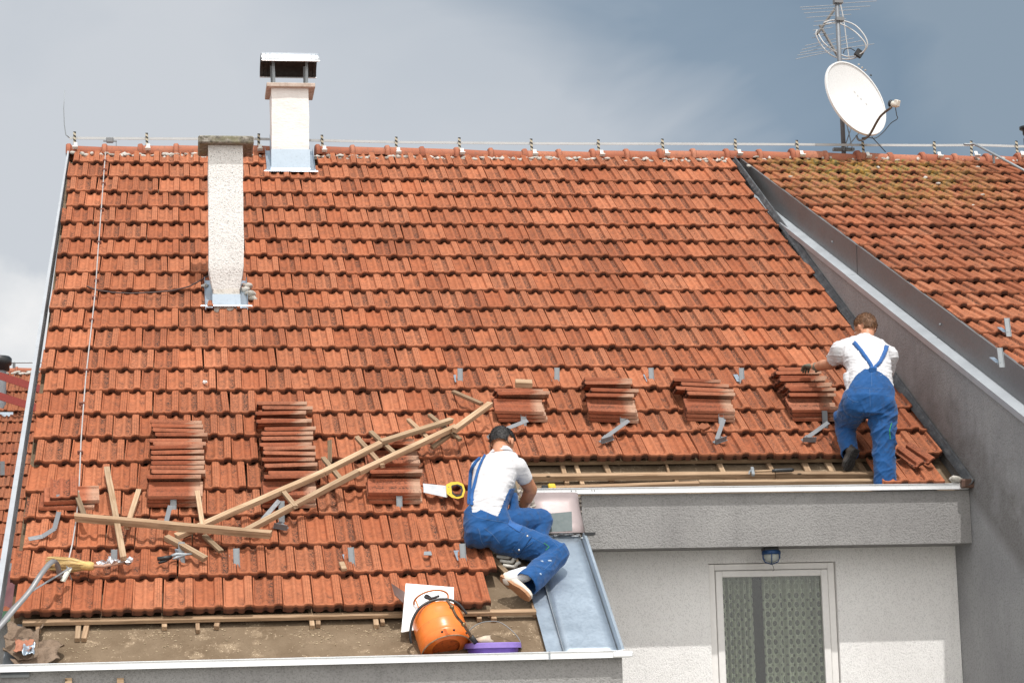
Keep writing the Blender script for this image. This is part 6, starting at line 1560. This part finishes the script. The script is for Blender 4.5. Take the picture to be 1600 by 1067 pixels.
chain(mb, [P(786, 840, 15.83), P(826, 850, 15.74), P(868, 864, 15.68)], [.128, .112, .092], 22); chain(mb, [P(871, 865, 15.68), P(858, 880, 15.60), P(824, 910, 15.42)], [.090, .086, .098], 22)
chain(mb, [P(784, 820, 15.96), P(820, 815, 16.05), P(845, 813, 16.12)], [.115, .105, .092], 22); chain(mb, [P(845, 813, 16.12), P(838, 840, 16.04), P(828, 862, 15.98)], [.090, .08, .08], 20)
loft(mb, [(P(803, 800, 16.0), R1 @ Vector((.035, .05, 0)), R1 @ Vector((-.02, .06, 0))), (P(803, 770, 16.03), R1 @ Vector((.018, .04, 0)), R1 @ Vector((-.015, .05, 0)))])
bm_ = fuse(mb, .0066, 4)
def wf1(v, n):
    x, y = toppx(v); k = .9+1.5*max(0, 1-math.hypot(x-860, y-862)/40)+.9*max(0, 1-math.hypot(x-800, y-870)/40)
    return k*(fold(v, n, .0055, 6, 3.1, (1.1, .8, 1.2))+fold(Vector((v.x+v.z*.8, v.y, v.z-v.x*.6)), n, .0060, 7, 5.5, (.5, .6, 1.7)))
displace(bm_, wf1)
edge1 = [(700, 812), (720, 806), (728, 794), (735, 786), (738, 800), (745, 799), (751, 795), (764, 800), (777, 806), (782, 797), (790, 778), (797, 763), (806, 763), (813, 780), (818, 790), (840, 792), (900, 792)]
cut(bm_, lambda c: toppx(c)[1] > interp(edge1, toppx(c)[0]) or toppx(c)[0] > 815)
dS = (P(824, 910, 15.42)-P(871, 865, 15.68)).normalized(); cut(bm_, lambda c: not ((c-P(824, 910, 15.42)).dot(dS) > .035 and toppx(c)[1] > 880))
ov1 = finish(bm_, 'dungarees', BLUE, w1, .006); bvO1 = bvh(ov1)
strap_on(bvS1, [(751, 716), (743, 724), (736, 738), (732, 755), (732, 772), (735, 788)], lambda t: .018+.010*t, 'strap', BLUE_S, w1, .008, .6)
strap_on(bvS1, [(761, 708), (753, 722), (747, 738), (743, 755), (739, 772), (738, 790)], lambda t: .014+.012*t, 'strap', BLUE_S, w1, .008, .6)
for s_ in ([(733, 800), (745, 808), (765, 812), (785, 815), (800, 820)], [(756, 824), (770, 835), (782, 850)], [(800, 826), (830, 838), (862, 856)], [(806, 868), (820, 856), (834, 846)], [(836, 880), (850, 890), (866, 874)], [(862, 842), (874, 856)], [(748, 826), (752, 845), (760, 858)]):
    seam(bvO1, s_, 'stitching', THREAD, ov1)
decal(bvO1, [(801, 858), (822, 832), (831, 839), (811, 866)], 'pocket_flap', BLUE, ov1, .005, .005)
decal(bvO1, [(796, 812), (817, 822), (812, 832), (793, 820)], 'tool_loop', BLUE_S, ov1, .005, .005)
for x, y in ((824, 838), (812, 858)):
    h_ = hit(bvO1, x, y, .010)
    if h_: MB().blob(h_, (.008, .006, .008), 2).build('snap_button', plain('snap_metal', (.6, .58, .54), .3, .6), ov1, True)
seam(bvO1, [(850, 848), (858, 854), (852, 860)], 'green_smear', GREENP, ov1, .003, .001)
for x, y in ((848, 877), (845, 897), (859, 876)):
    h_ = hit(bvO1, x, y, .001)
    if h_: MB().blob(h_, (.012, .004, .009), 1, .8, x).build('paint_spot', plain('pale_paint_spot', (.35, .42, .52), .8), ov1, True)
hair_cap(L1, R31, hd1, 'hair', HAIR_D, w1, lambda q: q.z > -.078+max(0, (q.y+.02))*1.2 and not (abs(q.x) > .074 and -.05 < q.y < .03 and q.z < -.015) and not (q.y > .05 and q.z < .035), sc=(.094, .116, .104), amp=.003, tufts=700, tl=.012, seed=9)
# trainer
WS = plain('cream_trainer', (.58, .54, .47), .6, nz=.08, sc=40); GUM = plain('gum_sole', (.33, .165, .08), .65, nz=.12)
up1, H1 = boot(P(784, 903, 15.46), P(828, 935, 15.33), Vector((-.55, -.45, -.72)), w1, WS, GUM, .048, P(795, 905, 15.44), False)
for a in (0, 1):
    pts_ = [H1(.25+.06*i, -.047+.0*i, -.022-.004*i) for i in range(5)]
mbq = MB()
for a, b in (((.34, .30), (.42, .40)),): pass
sheet(MB(), [H1(.34, .049, -.010), H1(.58, .053, -.010), H1(.52, .040, -.050), H1(.36, .038, -.052)], .003).build('side_patch', plain('grey_patch', (.12, .14, .14), .6), up1)
sheet(MB(), [H1(.02, .036, -.058), H1(.16, .046, -.052), H1(.16, .036, -.066), H1(.03, .020, -.070)], .004).build('heel_patch', plain('dark_brown_patch', (.04, .03, .028), .6), up1)
for i in range(4):
    MB().tube([H1(.38+.09*i, -.022, -.062+.007*i), H1(.41+.09*i, .0, -.070+.008*i), H1(.38+.09*i, .026, -.060+.007*i)], .0045, 6).build('lace', plain('white_lace', (.68, .66, .62), .7), up1, True)
mb = MB(); chain(mb, [H1(.14, 0, -.05), P(799, 902, 15.445), P(820, 897, 15.46)], [.040, .050, .056], 16); finish(fuse(mb, .006, 2), 'sock', cloth('white_sock', (.66, .66, .68), (.72, .72, .74)), w1)
# left shoe tucked under
boot(P(826, 868, 15.95), P(846, 880, 16.0), Vector((0, -.2, -1)), w1, WS, GUM, .042, P(829, 862, 15.97), False)
# hand-held shears he works with
tl1 = empty('power_shears', P(803, 790, 16.25), 'grey and green power shears held in front of the seated man\'s chest', 'power tool')
MB().tube([P(799, 752, 16.20), P(802, 770, 16.22), P(803, 786, 16.24)], [.026, .034, .030], 16).build('housing', plain('grey_housing', (.16, .17, .165), .5, nz=.1), tl1, True)
MB().tube([P(802, 786, 16.22), P(803, 800, 16.24)], [.030, .032], 16).build('grip', plain('green_grip', (.02, .09, .075), .5, nz=.1), tl1, True)
MB().tube([P(802, 800, 16.23), P(802, 806, 16.23)], [.024, .018], 12).build('tail', BLACKP, tl1, True)
jg = MB()
for i in range(9): jg.blob(P(812+rs.uniform(-4, 5), 757+i*5, 16.32), (rs.uniform(.012, .03), .012, rs.uniform(.012, .026)), 1, .7, i)
tag(jg.build('bent_sheet_offcut', metal('pale_offcut', (.50, .47, .42), .5, .1, .3), None), 'pale crumpled sheet offcuts between the seated man\'s arm and chest', 'sheet offcut')
jg = MB()
for i in range(6): jg.blob(P(831+rs.uniform(-3, 4), 783+i*3.5, 16.32), (rs.uniform(.01, .02), .012, rs.uniform(.01, .02)), 1, .8, i+30)
tag(jg.build('bent_sheet_offcut', bpy.data.materials['pale_offcut'], None), 'small crumpled sheet offcut just right of the seated man\'s wrist', 'sheet offcut')
